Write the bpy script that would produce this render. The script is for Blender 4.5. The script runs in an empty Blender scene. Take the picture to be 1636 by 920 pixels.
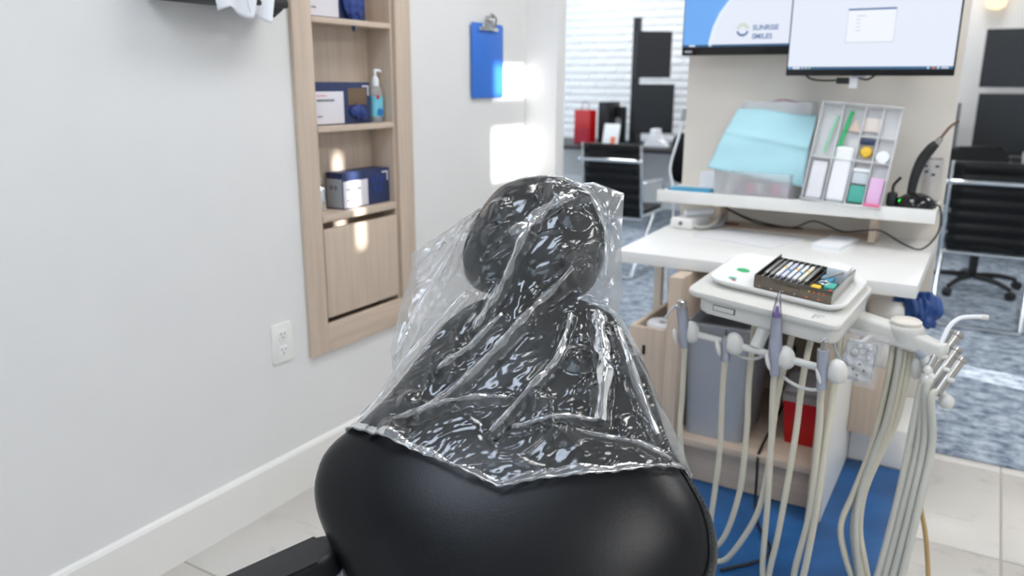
import bpy, bmesh, math, random
import numpy as np
from mathutils import Vector, Matrix
R = math.radians
random.seed(7)
rng = np.random.RandomState(11)
SC = bpy.context.scene
COL = SC.collection

# ------------------------------------------------------------------ camera
cam_d = bpy.data.cameras.new('camera'); cam = bpy.data.objects.new('camera', cam_d); COL.objects.link(cam)
def cam_axes(pitch, yaw, roll):
    f0 = Vector((-math.sin(yaw), math.cos(yaw), 0)); r0 = Vector((math.cos(yaw), math.sin(yaw), 0)); u0 = Vector((0, 0, 1))
    f = f0*math.cos(pitch) - u0*math.sin(pitch); u = u0*math.cos(pitch) + f0*math.sin(pitch)
    return r0*math.cos(roll) + u*math.sin(roll), u*math.cos(roll) - r0*math.sin(roll), f
cr, cu, cf = cam_axes(R(14.6), R(30.89), R(.308))
cam.matrix_world = Matrix(((cr.x, cu.x, -cf.x, 0), (cr.y, cu.y, -cf.y, 0), (cr.z, cu.z, -cf.z, 1.35), (0, 0, 0, 1)))
cam_d.sensor_width = 36; cam_d.lens = 1262/1636*36
cam_d.clip_start = .02
cam_d.dof.use_dof = True; cam_d.dof.focus_distance = 1.38; cam_d.dof.aperture_fstop = 3.2
SC.camera = cam

# ------------------------------------------------------------------ world, sun, exposure
W = bpy.data.worlds.new('sky'); SC.world = W; W.use_nodes = True
bg = W.node_tree.nodes['Background']; bg.inputs[0].default_value = (.72, .86, 1, 1); bg.inputs[1].default_value = 2.6
sd = bpy.data.lights.new('sun', 'SUN'); sun = bpy.data.objects.new('sun', sd); COL.objects.link(sun)
sd.energy = 13; sd.angle = R(.6); sd.color = (1, .98, .955)
sun.rotation_euler = Vector((-.951, .168, -.259)).to_track_quat('-Z', 'Y').to_euler()
SC.view_settings.view_transform = 'Standard'; SC.view_settings.look = 'None'
SC.view_settings.exposure = 0.04; SC.view_settings.gamma = 1; SC.view_settings.use_curve_mapping = False
PANEL = 9.5

# ------------------------------------------------------------------ materials
def lin(c):
    return tuple((x/12.92 if x <= .04045 else ((x+.055)/1.055)**2.4) for x in (v/255 for v in c)) + (1,)
MATS = {}
def mat(name, col, rough=.5, metal=0, var=.06, vscale=6, bump=0, bscale=60, emit=0, alpha=None, coat=0, stretch=None, spec=None, trans=0):
    if name in MATS: return MATS[name]
    m = bpy.data.materials.new(name); m.use_nodes = True; MATS[name] = m
    nt = m.node_tree; b = nt.nodes['Principled BSDF']
    c = lin(col)
    tc = nt.nodes.new('ShaderNodeTexCoord'); mp = nt.nodes.new('ShaderNodeMapping')
    nt.links.new(tc.outputs['Object'], mp.inputs[0])
    if stretch: mp.inputs['Scale'].default_value = stretch
    nz = nt.nodes.new('ShaderNodeTexNoise'); nz.inputs['Scale'].default_value = vscale; nz.inputs['Detail'].default_value = 5
    nt.links.new(mp.outputs[0], nz.inputs[0])
    rp = nt.nodes.new('ShaderNodeValToRGB')
    rp.color_ramp.elements[0].position = .3; rp.color_ramp.elements[1].position = .7
    rp.color_ramp.elements[0].color = tuple(x*(1-var) for x in c[:3]) + (1,)
    rp.color_ramp.elements[1].color = tuple(min(1, x*(1+var)) for x in c[:3]) + (1,)
    nt.links.new(nz.outputs[0], rp.inputs[0]); nt.links.new(rp.outputs[0], b.inputs['Base Color'])
    b.inputs['Roughness'].default_value = rough; b.inputs['Metallic'].default_value = metal
    if spec is not None: b.inputs['Specular IOR Level'].default_value = spec
    if coat: b.inputs['Coat Weight'].default_value = coat; b.inputs['Coat Roughness'].default_value = .15
    if trans: b.inputs['Transmission Weight'].default_value = trans
    if bump:
        n2 = nt.nodes.new('ShaderNodeTexNoise'); n2.inputs['Scale'].default_value = bscale; n2.inputs['Detail'].default_value = 4
        nt.links.new(mp.outputs[0], n2.inputs[0])
        bp = nt.nodes.new('ShaderNodeBump'); bp.inputs['Strength'].default_value = bump; bp.inputs['Distance'].default_value = .004
        nt.links.new(n2.outputs[0], bp.inputs['Height']); nt.links.new(bp.outputs[0], b.inputs['Normal'])
    if emit:
        nt.links.new(rp.outputs[0], b.inputs['Emission Color']); b.inputs['Emission Strength'].default_value = emit
        b.inputs['Base Color'].default_value = (.02, .02, .02, 1)
        for l in list(nt.links):
            if l.to_socket == b.inputs['Base Color']: nt.links.remove(l)
    return m
def film(name, col, clear=.75, rough=.12, bump=.4, bscale=30, body=.5, gl=1.0):
    """thin plastic: see-through, a little milky, glossy at wrinkles"""
    if name in MATS: return MATS[name]
    m = bpy.data.materials.new(name); m.use_nodes = True; MATS[name] = m
    nt = m.node_tree; nt.nodes.clear(); N = nt.nodes.new; L = nt.links.new
    out = N('ShaderNodeOutputMaterial'); tr = N('ShaderNodeBsdfTransparent')
    df = N('ShaderNodeBsdfDiffuse'); tl = N('ShaderNodeBsdfTranslucent'); g = N('ShaderNodeBsdfGlossy')
    c = lin(col); df.inputs[0].default_value = c; tl.inputs[0].default_value = c
    g.inputs['Roughness'].default_value = rough
    mx1 = N('ShaderNodeMixShader'); mx1.inputs[0].default_value = body; L(df.outputs[0], mx1.inputs[1]); L(tl.outputs[0], mx1.inputs[2])
    mx2 = N('ShaderNodeMixShader'); mx2.inputs[0].default_value = clear; L(mx1.outputs[0], mx2.inputs[1]); L(tr.outputs[0], mx2.inputs[2])
    tc = N('ShaderNodeTexCoord'); nz = N('ShaderNodeTexNoise'); nz.inputs['Scale'].default_value = bscale; nz.inputs['Detail'].default_value = 5; nz.inputs['Distortion'].default_value = 1.2
    L(tc.outputs['Object'], nz.inputs[0])
    bp = N('ShaderNodeBump'); bp.inputs['Strength'].default_value = bump; bp.inputs['Distance'].default_value = .006
    L(nz.outputs[0], bp.inputs['Height']); L(bp.outputs[0], g.inputs['Normal']); L(bp.outputs[0], df.inputs['Normal'])
    fr = N('ShaderNodeFresnel'); fr.inputs['IOR'].default_value = 1.5; L(bp.outputs[0], fr.inputs['Normal'])
    ml = N('ShaderNodeMath'); ml.operation = 'MULTIPLY'; ml.inputs[1].default_value = gl; ml.use_clamp = True; L(fr.outputs[0], ml.inputs[0])
    mx3 = N('ShaderNodeMixShader'); L(ml.outputs[0], mx3.inputs[0]); L(mx2.outputs[0], mx3.inputs[1]); L(g.outputs[0], mx3.inputs[2])
    L(mx3.outputs[0], out.inputs[0])
    return m
def wood(name, axis):
    st = {'z': (9, 9, .5), 'y': (9, .5, 9), 'x': (.5, 9, 9)}[axis]
    m = mat(name, (205, 186, 167), .45, var=.085, vscale=6, bump=.12, bscale=22, stretch=st)
    return m
M_wall = mat('wall_paint', (230, 229, 227), .65, var=.01, bump=.05, bscale=220)
M_trim = mat('trim_paint', (238, 236, 231), .35, var=.01)
M_woodz = wood('oak_vertical_grain', 'z'); M_woody = wood('oak_horizontal_grain', 'y'); M_woodx = wood('oak_cross_grain', 'x')
M_white = mat('white_laminate', (238, 237, 234), .3, var=.01)
M_cream = mat('cream_panel', (226, 219, 209), .5, var=.015)
M_unit = mat('unit_plastic', (217, 215, 209), .32, var=.012, coat=.2)
M_leather = mat('black_leather', (6, 7, 10), .32, var=.1, bump=.05, bscale=260, spec=.32)
M_blackp = mat('black_plastic', (26, 26, 28), .45, var=.1)
M_blackg = mat('black_gloss', (14, 15, 17), .12, var=.05)
M_grey = mat('grey_plastic', (166, 171, 178), .5, var=.03)
M_steel = mat('steel', (176, 174, 170), .28, 1, var=.08, vscale=30)
M_steeld = mat('brushed_steel', (112, 105, 96), .38, 1, var=.15, vscale=30)
M_chrome = mat('chrome', (222, 226, 230), .1, 1, var=.02)
M_hose = mat('hose_vinyl', (214, 207, 188), .4, var=.03)
M_hoseg = mat('hose_grey', (196, 194, 184), .42, var=.03)
M_tan = mat('tan_hose', (190, 160, 110), .45, var=.04)
M_navy = mat('navy_card', (38, 52, 92), .5, var=.06)
M_glove = mat('blue_nitrile', (36, 60, 126), .5, var=.12, bump=.4, bscale=60)
M_label = mat('white_label', (226, 222, 228), .5, var=.01)
M_red = mat('red_plastic', (190, 12, 14), .3, var=.04)
M_dark = mat('dark_void', (24, 22, 20), .8, var=.1)
M_blue = mat('clipboard_blue', (52, 116, 212), .3, var=.03)
M_clear = film('clear_plastic', (250, 251, 253), .72, .12, .05, 10, .2, .5)
M_clearp = film('clear_pouch', (240, 240, 246), .82, .08, .6, 45, .6, 1.5)
M_sleeve = film('blue_sleeve', (222, 228, 244), .62, .12, .3, 40, .2, 1.4)
M_purple = mat('purple_tip', (120, 60, 185), .4)
M_paper = mat('paper', (236, 238, 242), .7, var=.01)
M_cyan = mat('cyan_drape', (176, 220, 230), .8, var=.03, bump=.15, bscale=120)
M_cyand = mat('cyan_card', (30, 150, 190), .5)
M_green = mat('green_plastic', (40, 180, 110), .4)
M_yellow = mat('yellow_plastic', (232, 190, 50), .4)
M_pink = mat('pink_plastic', (226, 110, 150), .4)
M_lilac = mat('lilac_plastic', (226, 184, 222), .4)
M_teal = mat('teal_plastic', (70, 170, 155), .4)
M_orange = mat('orange_print', (226, 110, 50), .5)
M_ink = mat('grey_ink', (120, 122, 130), .6)
M_inkp = mat('pink_ink', (230, 120, 130), .6)
M_cable = mat('black_cable', (20, 19, 19), .5)
M_bag = mat('blue_liner', (20, 66, 132), .3, var=.2, bump=.6, bscale=25)
M_redd = mat('dark_red', (110, 18, 24), .4)

def carpet_mat():
    m = mat('carpet_pile', (140, 152, 166), .95, var=.3, vscale=13, bump=.5, bscale=180, stretch=(1, 1.5, 1))
    nt = m.node_tree; rp = [n for n in nt.nodes if n.type == 'VALTORGB'][0]
    rp.color_ramp.elements[0].color = lin((86, 102, 122)); rp.color_ramp.elements[1].color = lin((186, 196, 206))
    rp.color_ramp.elements[0].position = .38; rp.color_ramp.elements[1].position = .62
    nz = [n for n in nt.nodes if n.type == 'TEX_NOISE'][0]; nz.inputs['Detail'].default_value = 9; nz.inputs['Roughness'].default_value = .72
    return m
M_carpet = carpet_mat()
def tile_mat():
    m = mat('stone_tile', (214, 209, 202), .35, var=.05, vscale=7)
    nt = m.node_tree; rp = [n for n in nt.nodes if n.type == 'VALTORGB'][0]
    e = rp.color_ramp.elements
    e[0].position = .28; e[0].color = lin((188, 182, 174)); e[1].position = .44; e[1].color = lin((214, 209, 202))
    nz = [n for n in nt.nodes if n.type == 'TEX_NOISE'][0]; nz.inputs['Detail'].default_value = 10; nz.inputs['Roughness'].default_value = .66; nz.inputs['Distortion'].default_value = .6
    tc = [n for n in nt.nodes if n.type == 'MAPPING'][0]; tc.inputs['Scale'].default_value = (1, 1.6, 1)
    return m
M_tile = tile_mat()
M_grout = mat('grout', (176, 170, 162), .9)
M_mat = mat('blue_floor_film', (34, 92, 150), .42, var=.28, vscale=7, bump=.15, bscale=30)
M_brick = mat('painted_brick', (236, 238, 240), .6, var=.02, bump=.3, bscale=40)
M_mortar = mat('painted_mortar', (234, 236, 238), .75, var=.02)
M_ceil = mat('ceiling_paint', (205, 205, 204), .8, var=.01)
M_panel = mat('light_diffuser', (252, 252, 252), .5, var=0, emit=PANEL)
M_scr1 = mat('screen_white', (232, 238, 252), .5, var=0, emit=.92)
M_scr2 = mat('screen_blue', (110, 176, 250), .5, var=.05, vscale=2, emit=.9)
M_scr3 = mat('screen_arc', (222, 236, 254), .5, var=0, emit=1.0)
M_scrT = mat('screen_taskbar', (30, 96, 140), .5, var=.2, emit=.8)
M_scrI = mat('screen_ink', (90, 124, 176), .5, var=0, emit=.8)
M_scrG = mat('screen_grey', (206, 214, 228), .5, var=0, emit=.9)
M_scrO = mat('screen_orange', (230, 120, 60), .5, var=0, emit=.8)
M_scrS = mat('screen_sun', (196, 214, 150), .5, var=0, emit=.8)
M_led = mat('green_led', (40, 255, 60), .4, var=0, emit=1.5)
M_warm = mat('warm_shade', (255, 226, 180), .5, var=0, emit=1.6)

# ------------------------------------------------------------------ helpers
ROOT = {}
def obj(name, me, m=None, parent=None, local=False):
    o = bpy.data.objects.new(name, me); COL.objects.link(o)
    if m: me.materials.append(m)
    if parent:
        o.parent = parent
        if parent.name in ROOT and not local: o.matrix_parent_inverse = ROOT[parent.name].inverted()
    return o
def thing(name, label, cat, loc=(0, 0, 0), rotz=0, group=None, rot=None):
    o = bpy.data.objects.new(name, None); COL.objects.link(o); o.empty_display_size = .05
    o.location = loc
    Mx = Matrix.Translation(loc) @ Matrix.Rotation(rotz, 4, 'Z')
    if rot is not None: Mx = Matrix.Translation(loc) @ rot.to_4x4()
    o.rotation_euler = Mx.to_euler()
    ROOT[o.name] = Mx
    return tag(o, label, cat, group)
def tag(o, label, cat, group=None):
    o['label'] = label; o['category'] = cat
    if group: o['group'] = group
    return o
def struct(o):
    o['kind'] = 'structure'; return o
def copy_tree(o, parent=None):
    c = o.copy(); COL.objects.link(c)
    if parent: c.parent = parent
    for ch in o.children: copy_tree(ch, c)
    return c
def finish(bm, smooth=True, angle=40):
    me = bpy.data.meshes.new('m'); bmesh.ops.recalc_face_normals(bm, faces=bm.faces[:]); bm.to_mesh(me); bm.free()
    if smooth:
        me.polygons.foreach_set('use_smooth', [True]*len(me.polygons))
        try: me.set_sharp_from_angle(angle=R(angle))
        except Exception: pass
    return me
def raw(verts, faces, smooth=True, angle=180):
    me = bpy.data.meshes.new('m'); me.from_pydata([tuple(v) for v in verts], [], faces); me.update()
    if smooth:
        me.polygons.foreach_set('use_smooth', [True]*len(me.polygons))
        if angle < 180: me.set_sharp_from_angle(angle=R(angle))
    return me
def add_box(bm, x0, x1, y0, y1, z0, z1, mx=None):
    vs = [bm.verts.new(Vector((x, y, z)) if mx is None else mx @ Vector((x, y, z))) for x in (x0, x1) for y in (y0, y1) for z in (z0, z1)]
    for f in ((0, 1, 3, 2), (4, 6, 7, 5), (0, 4, 5, 1), (2, 3, 7, 6), (0, 2, 6, 4), (1, 5, 7, 3)): bm.faces.new([vs[i] for i in f])
def boxm(x0, x1, y0, y1, z0, z1, bev=.002, seg=2, mx=None):
    bm = bmesh.new(); add_box(bm, x0, x1, y0, y1, z0, z1, mx)
    if bev: bmesh.ops.bevel(bm, geom=bm.edges[:], offset=bev, segments=seg, affect='EDGES', profile=.6)
    return finish(bm, bool(bev), 50)
def box(name, b, m, parent=None, bev=.002, local=False, mx=None, seg=2):
    return obj(name, boxm(*b, bev=bev, mx=mx, seg=seg), m, parent, local)
def smoothpts(pts, n=8, closed=False):
    P = [Vector(p) for p in pts]; out = []; k = len(P)
    for i in range(k if closed else k-1):
        if closed: p0, p1, p2, p3 = P[i-1], P[i], P[(i+1) % k], P[(i+2) % k]
        else: p0, p1, p2, p3 = P[max(i-1, 0)], P[i], P[i+1], P[min(i+2, k-1)]
        for j in range(n):
            t = j/n
            out.append(.5*((2*p1)+(p2-p0)*t+(2*p0-5*p1+4*p2-p3)*t*t+(3*p1-p0-3*p2+p3)*t**3))
    if not closed: out.append(P[-1])
    return out
def tubem(pts, r, n=8, sm=8, closed=False, caps=True):
    P = smoothpts(pts, sm, closed) if sm > 1 else [Vector(p) for p in pts]
    k = len(P); rs = r if hasattr(r, '__len__') else None
    verts = []; faces = []; up = None
    for i, p in enumerate(P):
        t = (P[(i+1) % k] - P[i-1]) if closed else (P[min(i+1, k-1)] - P[max(i-1, 0)])
        t = t.normalized() if t.length > 1e-9 else Vector((0, 0, 1))
        if up is None:
            up = Vector((0, 0, 1)) if abs(t.z) < .9 else Vector((1, 0, 0))
        up = (up - t*up.dot(t)).normalized(); bi = t.cross(up)
        if rs: q = i/(k-1)*(len(rs)-1); a = int(min(q, len(rs)-2)); rr = rs[a] + (rs[a+1]-rs[a])*(q-a)
        else: rr = r
        for j in range(n):
            an = 2*math.pi*j/n; verts.append(p + (up*math.cos(an) + bi*math.sin(an))*rr)
    for i in range(k if closed else k-1):
        for j in range(n):
            a, b = i*n+j, i*n+(j+1) % n; c, d = ((i+1) % k)*n+(j+1) % n, ((i+1) % k)*n+j
            faces.append((a, b, c, d))
    if caps and not closed: faces.append(tuple(range(n-1, -1, -1))); faces.append(tuple((k-1)*n+j for j in range(n)))
    return raw(verts, faces, True, 60)
def tube(name, pts, r, m, parent=None, n=8, sm=8, closed=False, local=False):
    return obj(name, tubem(pts, r, n, sm, closed), m, parent, local)
def lathem(prof, seg=24, mx=None, sx=1, sy=1):
    verts = []; faces = []
    for (r, z) in prof:
        for j in range(seg):
            a = 2*math.pi*j/seg; v = Vector((r*sx*math.cos(a), r*sy*math.sin(a), z)); verts.append(mx @ v if mx else v)
    k = len(prof)
    for i in range(k-1):
        for j in range(seg): faces.append((i*seg+j, i*seg+(j+1) % seg, (i+1)*seg+(j+1) % seg, (i+1)*seg+j))
    if prof[0][0] > 1e-6: faces.append(tuple(range(seg-1, -1, -1)))
    if prof[-1][0] > 1e-6: faces.append(tuple((k-1)*seg+j for j in range(seg)))
    return raw(verts, faces, True, 45)
def lathe(name, prof, m, parent=None, loc=(0, 0, 0), seg=24, axis=None, local=False, sx=1, sy=1):
    mx = Matrix.Translation(loc)
    if axis is not None: mx = mx @ Vector(axis).to_track_quat('Z', 'Y').to_matrix().to_4x4()
    return obj(name, lathem(prof, seg, mx, sx, sy), m, parent, local)
def prismm(out, h0, h1, mx=None, bev=.002, seg=2):
    bm = bmesh.new(); mx = mx or Matrix()
    lo = [bm.verts.new(mx @ Vector((x, y, h0))) for x, y in out]; hi = [bm.verts.new(mx @ Vector((x, y, h1))) for x, y in out]
    n = len(out); f0 = bm.faces.new(lo[::-1]); f1 = bm.faces.new(hi)
    for i in range(n): bm.faces.new((lo[i], lo[(i+1) % n], hi[(i+1) % n], hi[i]))
    if bev:
        ed = [e for e in f0.edges] + [e for e in f1.edges]
        bmesh.ops.bevel(bm, geom=ed, offset=bev, segments=seg, affect='EDGES', profile=.6)
    return finish(bm, True, 40)
def prism(name, out, h0, h1, m, parent=None, mx=None, bev=.002, local=False, seg=2):
    return obj(name, prismm(out, h0, h1, mx, bev, seg), m, parent, local)
def rrect(x0, x1, y0, y1, r, n=5):
    o = []
    for cx, cy, a0 in ((x1-r, y1-r, 0), (x0+r, y1-r, 90), (x0+r, y0+r, 180), (x1-r, y0+r, 270)):
        for i in range(n+1): a = R(a0+90*i/n); o.append((cx+r*math.cos(a), cy+r*math.sin(a)))
    return o
def text(name, s, size, mx, m, parent=None, ext=.0004, bold=0, local=False):
    cu_ = bpy.data.curves.new('t', 'FONT'); cu_.body = s; cu_.size = size; cu_.extrude = ext; cu_.offset = bold
    tmp = bpy.data.objects.new('t', cu_); COL.objects.link(tmp)
    bpy.context.view_layer.update()
    me = bpy.data.meshes.new_from_object(tmp.evaluated_get(bpy.context.evaluated_depsgraph_get()))
    bpy.data.objects.remove(tmp); me.transform(mx); me.materials.clear()
    return obj(name, me, m, parent, local)
def wall_cells(ar, br, zr, holes, place):
    """a wall slab split around rectangular openings; place(a0,a1,z0,z1) -> box args"""
    A = sorted(set([ar[0], ar[1]] + [h[0] for h in holes] + [h[1] for h in holes])); Z = sorted(set([zr[0], zr[1]] + [h[2] for h in holes] + [h[3] for h in holes]))
    bm = bmesh.new()
    for i in range(len(A)-1):
        for j in range(len(Z)-1):
            a, z = (A[i]+A[i+1])/2, (Z[j]+Z[j+1])/2
            if any(h[0] < a < h[1] and h[2] < z < h[3] for h in holes): continue
            add_box(bm, *place(A[i], A[i+1], Z[j], Z[j+1]))
    bmesh.ops.remove_doubles(bm, verts=bm.verts[:], dist=1e-5)
    return finish(bm, False)

# ------------------------------------------------------------------ room shell
XW = -1.862
fl = struct(box('floor', (-2.02, 2.7, -2.7, 3.18, -.06, -.004), M_grout, bev=0))
tile_me = boxm(-.622, .622, -.3095, .3095, -.02, 0, bev=.0015, seg=1)
for i in range(-2, 4):
    for j in range(-7, 1):
        x0 = .185 + 1.25*(i-1) + .625; y0 = 2.495 + .625*j + .3125
        x0b = max(x0-.622, -1.862); x1b = min(x0+.622, 2.6); y1b = min(y0+.3095, 3.178); y0b = max(y0-.3095, -2.6)
        if x1b-x0b < .05 or y1b-y0b < .05: continue
        if abs(x1b-x0b-1.244) < .01 and abs(y1b-y0b-.619) < .01:
            o = obj('tile', tile_me, None, fl); o.location = (x0, y0, 0)
        else: o = box('tile', (x0b, x1b, y0b, y1b, -.02, 0), None, fl, bev=.0015, seg=1)
        if not o.data.materials: o.data.materials.append(M_tile)
x0b, x1b = .185, 1.43
for k, (a, b_) in enumerate(((-1.862, -1.068), (-1.062, .182), (.188, 1.432), (1.438, 2.6))):
    o = box('tile', (a, b_, 3.1235, 3.178, -.02, 0), M_tile, fl, bev=.0015, seg=1)
struct(box('floor_carpet', (-5.1, 2.7, 3.182, 8.5, -.06, .004), M_carpet, bev=0))
# left wall with a recess for the built-in cabinet
NY0, NY1, NZ0, NZ1 = 1.872, 2.283, .50, 2.06
struct(obj('wall_left', wall_cells((-2.7, 3.218), None, (0, 2.9), [(NY0, NY1, NZ0, NZ1)], lambda a, b, c, d: (-2.02, XW, a, b, c, d)), M_wall))
bbp = [(0, 0), (.016, 0), (.016, .148), (.011, .156), (.004, .16), (0, .16)]
def baseboard(name, y0, y1):
    v = [(XW+x, y, z) for y in (y0, y1) for x, z in bbp]; n = len(bbp)
    f = [(i, (i+1) % n, n+(i+1) % n, n+i) for i in range(n)] + [tuple(range(n)), tuple(range(2*n-1, n-1, -1))]
    return struct(obj(name, raw(v, f, False), M_trim))
baseboard('baseboard_left', -2.6, 3.215)
struct(box('wall_partition', (-5.1, -1.70, 3.218, 3.30, 0, 2.9), M_wall, bev=.003))
struct(obj('wall_far_left', wall_cells((3.3, 8.5), None, (0, 2.9), [(3.9, 5.7, .8, 2.6), (6.0, 7.9, .8, 2.6)], lambda a, b, c, d: (-5.2, -5.1, a, b, c, d)), M_wall))  # unseen window openings, added so sky light brightens the far room
wf = struct(box('wall_far', (-5.1, 2.7, 8.31, 8.45, 0, 2.9), M_mortar, bev=0))
brick_me = boxm(-.104, .104, -.008, .008, -.0365, .0365, bev=.003, seg=1); brick_me.materials.append(M_brick)
nb = 0
for rI in range(23):
    for c in range(13):
        x = -4.95 + c*.216 + (.108 if rI % 2 else 0); z = .60 + rI*.08
        if nb < 300:
            o = obj('brick', brick_me, None, wf); o.location = (x + random.uniform(-.002, .002), 8.315 + random.uniform(-.001, .0015), z); nb += 1
struct(box('wall_far_right', (-1.9, 2.7, 8.27, 8.305, 0, 2.9), M_wall, bev=0))
# right wall: unseen openings, shaped and placed to cast the low sun patches
holes = [(2.135, 2.418, 2.145, 2.393), (2.135, 2.418, 2.503, 2.66), (1.245, 1.30, 2.0, 2.37), (3.66, 3.88, .40, .74)]
struct(obj('wall_right', wall_cells((-2.7, 8.5), None, (0, 2.9), holes, lambda a, b, c, d: (2.6, 2.7, a, b, c, d)), M_wall))
bh = [(-1.6, .2, .85, 2.45), (.5, 2.3, .85, 2.45)]  # unseen windows behind the camera, put in to give cool sky light
struct(obj('wall_back', wall_cells((-2.02, 2.7), None, (0, 2.9), bh, lambda a, b, c, d: (a, b, -2.7, -2.6, c, d)), M_wall))
M_glass = film('window_glass', (240, 245, 250), .97, .02, 0, 5, gl=.6)
for k, (a, b_, c, d) in enumerate(bh):
    bm = bmesh.new(); t = .045
    for q in ((a, a+t, c, d), (b_-t, b_, c, d), (a, b_, c, c+t), (a, b_, d-t, d), ((a+b_)/2-t/2, (a+b_)/2+t/2, c, d)): add_box(bm, q[0], q[1], -2.68, -2.62, q[2], q[3])
    w_ = struct(obj('window_%d' % (k+1), finish(bm, False), M_trim))
    box('pane', (a+t, b_-t, -2.653, -2.648, c+t, d-t), M_glass, w_, bev=0)
struct(box('ceiling', (-5.2, 2.7, -2.7, 8.5, 2.9, 3.0), M_ceil, bev=0))
for k, (x, y, lb) in enumerate(((-.75, .1, 'over the dental chair'), (-.75, 2.3, 'between chair and monitors'), (1.2, .1, 'right of the dental chair'), (1.2, 2.3, 'right of the worktop'), (-2.9, 5.0, 'over the left guest chair'), (-.6, 5.0, 'over the right guest chair'), (1.4, 5.0, 'nearest the right wall over carpet'), (-3.7, 7.2, 'over the red bag desk'), (-2.2, 7.2, 'over the desk post'), (-.2, 7.1, 'over the papers desk'))):  # the panel nearest the bricks is unseen, added to brighten them
    t = thing('ceiling_light', 'flush white ceiling light panel ' + lb, 'ceiling light', (x, y, 2.9), group='ceiling light panels')
    bm = bmesh.new()
    for q in ((-.32, .32, -.62, -.6), (-.32, .32, .6, .62), (-.32, -.3, -.6, .6), (.3, .32, -.6, .6)): add_box(bm, *q, -.02, 0)
    obj('frame', finish(bm, False), M_trim, t, True)
    box('diffuser', (-.3, .3, -.6, .6, -.012, -.006), M_panel if k else mat('cool_diffuser', (222, 236, 255), .5, var=0, emit=PANEL), t, bev=0, local=True)

# ------------------------------------------------------------------ built-in oak wall cabinet
wc = thing('wall_cabinet', 'tall built-in light oak cabinet with open shelves recessed in white wall', 'cabinet', (XW, 2.08, .455))
box('stile', (XW+.0005, XW+.016, 1.795, 1.876, .455, 2.15), M_woodz, wc)
box('stile', (XW+.0005, XW+.016, 2.28, 2.365, .455, 2.15), M_woodz, wc)
box('rail', (XW+.0005, XW+.016, 1.876, 2.28, .455, .553), M_woody, wc)
box('rail', (XW+.0005, XW+.016, 1.876, 2.28, 2.05, 2.15), M_woody, wc)
box('back_panel', (-2.0, -1.967, NY0+.001, NY1-.001, NZ0+.001, NZ1-.001), M_woodz, wc, bev=0)
box('side_panel', (-1.967, XW, NY0+.0005, NY0+.014, NZ0+.02, NZ1-.001), M_woodz, wc, bev=0)
box('side_panel', (-1.967, XW, NY1-.014, NY1-.0005, NZ0+.02, NZ1-.001), M_woodz, wc, bev=0)
box('bottom_panel', (-1.967, XW, NY0+.001, NY1-.001, NZ0+.001, NZ0+.018), M_woody, wc, bev=0)
for z0, z1 in ((.897, .921), (1.190, 1.209), (1.528, 1.546), (1.86, 1.878)):
    box('shelf', (-1.967, XW+.006, NY0+.015, NY1-.015, z0, z1), M_woody, wc, bev=.0015)
box('door', (XW-.012, XW+.008, NY0+.016, NY1-.016, .570, .873), M_woodz, wc)

def glove_box(lb, y0, y1, z0, dz, glove, x1=-1.885):
    t = thing('glove_box', lb, 'box', (x1-.037, (y0+y1)/2, z0), group='navy glove boxes in the wall cabinet')
    z1 = z0+dz; w_ = y1-y0
    box('carton', (x1-.074, x1, y0, y1, z0, z1), M_navy, t, bev=.0015)
    l = box('label_panel', (x1-.001, x1+.0012, y0+.004, y0+w_*.52, z0+.004, z1-.03), M_label, t, bev=.0005)
    box('print_line', (x1+.0012, x1+.0018, y0+.02, y0+w_*.36, z1-.062, z1-.055), M_ink, l, bev=0)
    box('print_line', (x1+.0012, x1+.0018, y0+.02, y0+w_*.24, z1-.045, z1-.042), M_inkp, l, bev=0)
    box('print_line', (x1+.0012, x1+.0018, y0+.02, y0+w_*.15, z0+.026, z0+.031), M_ink, l, bev=0)
    box('logo_bar', (x1-.0005, x1+.001, y1-.04, y1-.008, z1-.016, z1-.011), M_label, t, bev=0)
    box('logo_bar', (x1-.0005, x1+.001, y1-.013, y1-.008, z1-.045, z1-.016), M_label, t, bev=0)
    if glove:
        box('opening', (x1-.0005, x1+.001, y0+w_*.60, y0+w_*.93, z1-.075, z1-.02), mat('carton_inside', (112, 92, 72), .8) if glove == 1 else M_glove, t, bev=.0004)
        bm = bmesh.new(); bmesh.ops.create_icosphere(bm, subdivisions=4, radius=1)
        for v in bm.verts:
            p = v.co; k = 1+.22*math.sin(9*p.y+3*p.z)+.12*math.sin(17*p.z-4*p.x)
            if glove == 1: v.co = (x1+.004+p.x*.012*k, y0+w_*.77+p.y*.042, z0+.04+p.z*.022*k+.016*max(0, p.y)*-1)
            else: v.co = (x1+.012+p.x*.014*k, y0+w_*.74+p.y*.05*(1-.25*max(0, -p.z)), z0+.055+p.z*.072*k)
        obj('glove', finish(bm, True, 180), M_glove, t)
    else:
        for q, (dy, dz_) in enumerate(((-.022, .02), (0, .03), (.022, .02), (-.012, -.012), (.014, -.014))):
            lathe('printed_petal', [(.0, 0), (.010, 0), (.010, .0008), (0, .0008)], M_glove, t, (x1, y0+w_*.74+dy, z0+.065+dz_), 14, (1, 0, 0), sx=.8, sy=1.4)
    return t
glove_box('navy glove carton with bunched blue glove hanging out, on the top visible shelf', 1.896, 2.172, 1.547, .135, 2)
glove_box('navy glove carton with dark opening, on shelf beside the pump bottle', 1.897, 2.178, 1.2095, .138, 1)
glove_box('navy glove carton with its pale end showing, on the lowest shelf', 2.018, 2.266, .9215, .125, 0)
e_ = box('end_label', (-1.957, -1.887, 2.0165, 2.019, .926, 1.025), M_grey, bpy.data.objects['glove_box.002'], bev=.0004)
for q in (0, 1): lathe('printed_dot', [(0, 0), (.008, 0), (.008, .0008), (0, .0008)], M_ink, e_, (-1.935+.02*q, 2.0165, .995), 12, (0, -1, 0))
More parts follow.
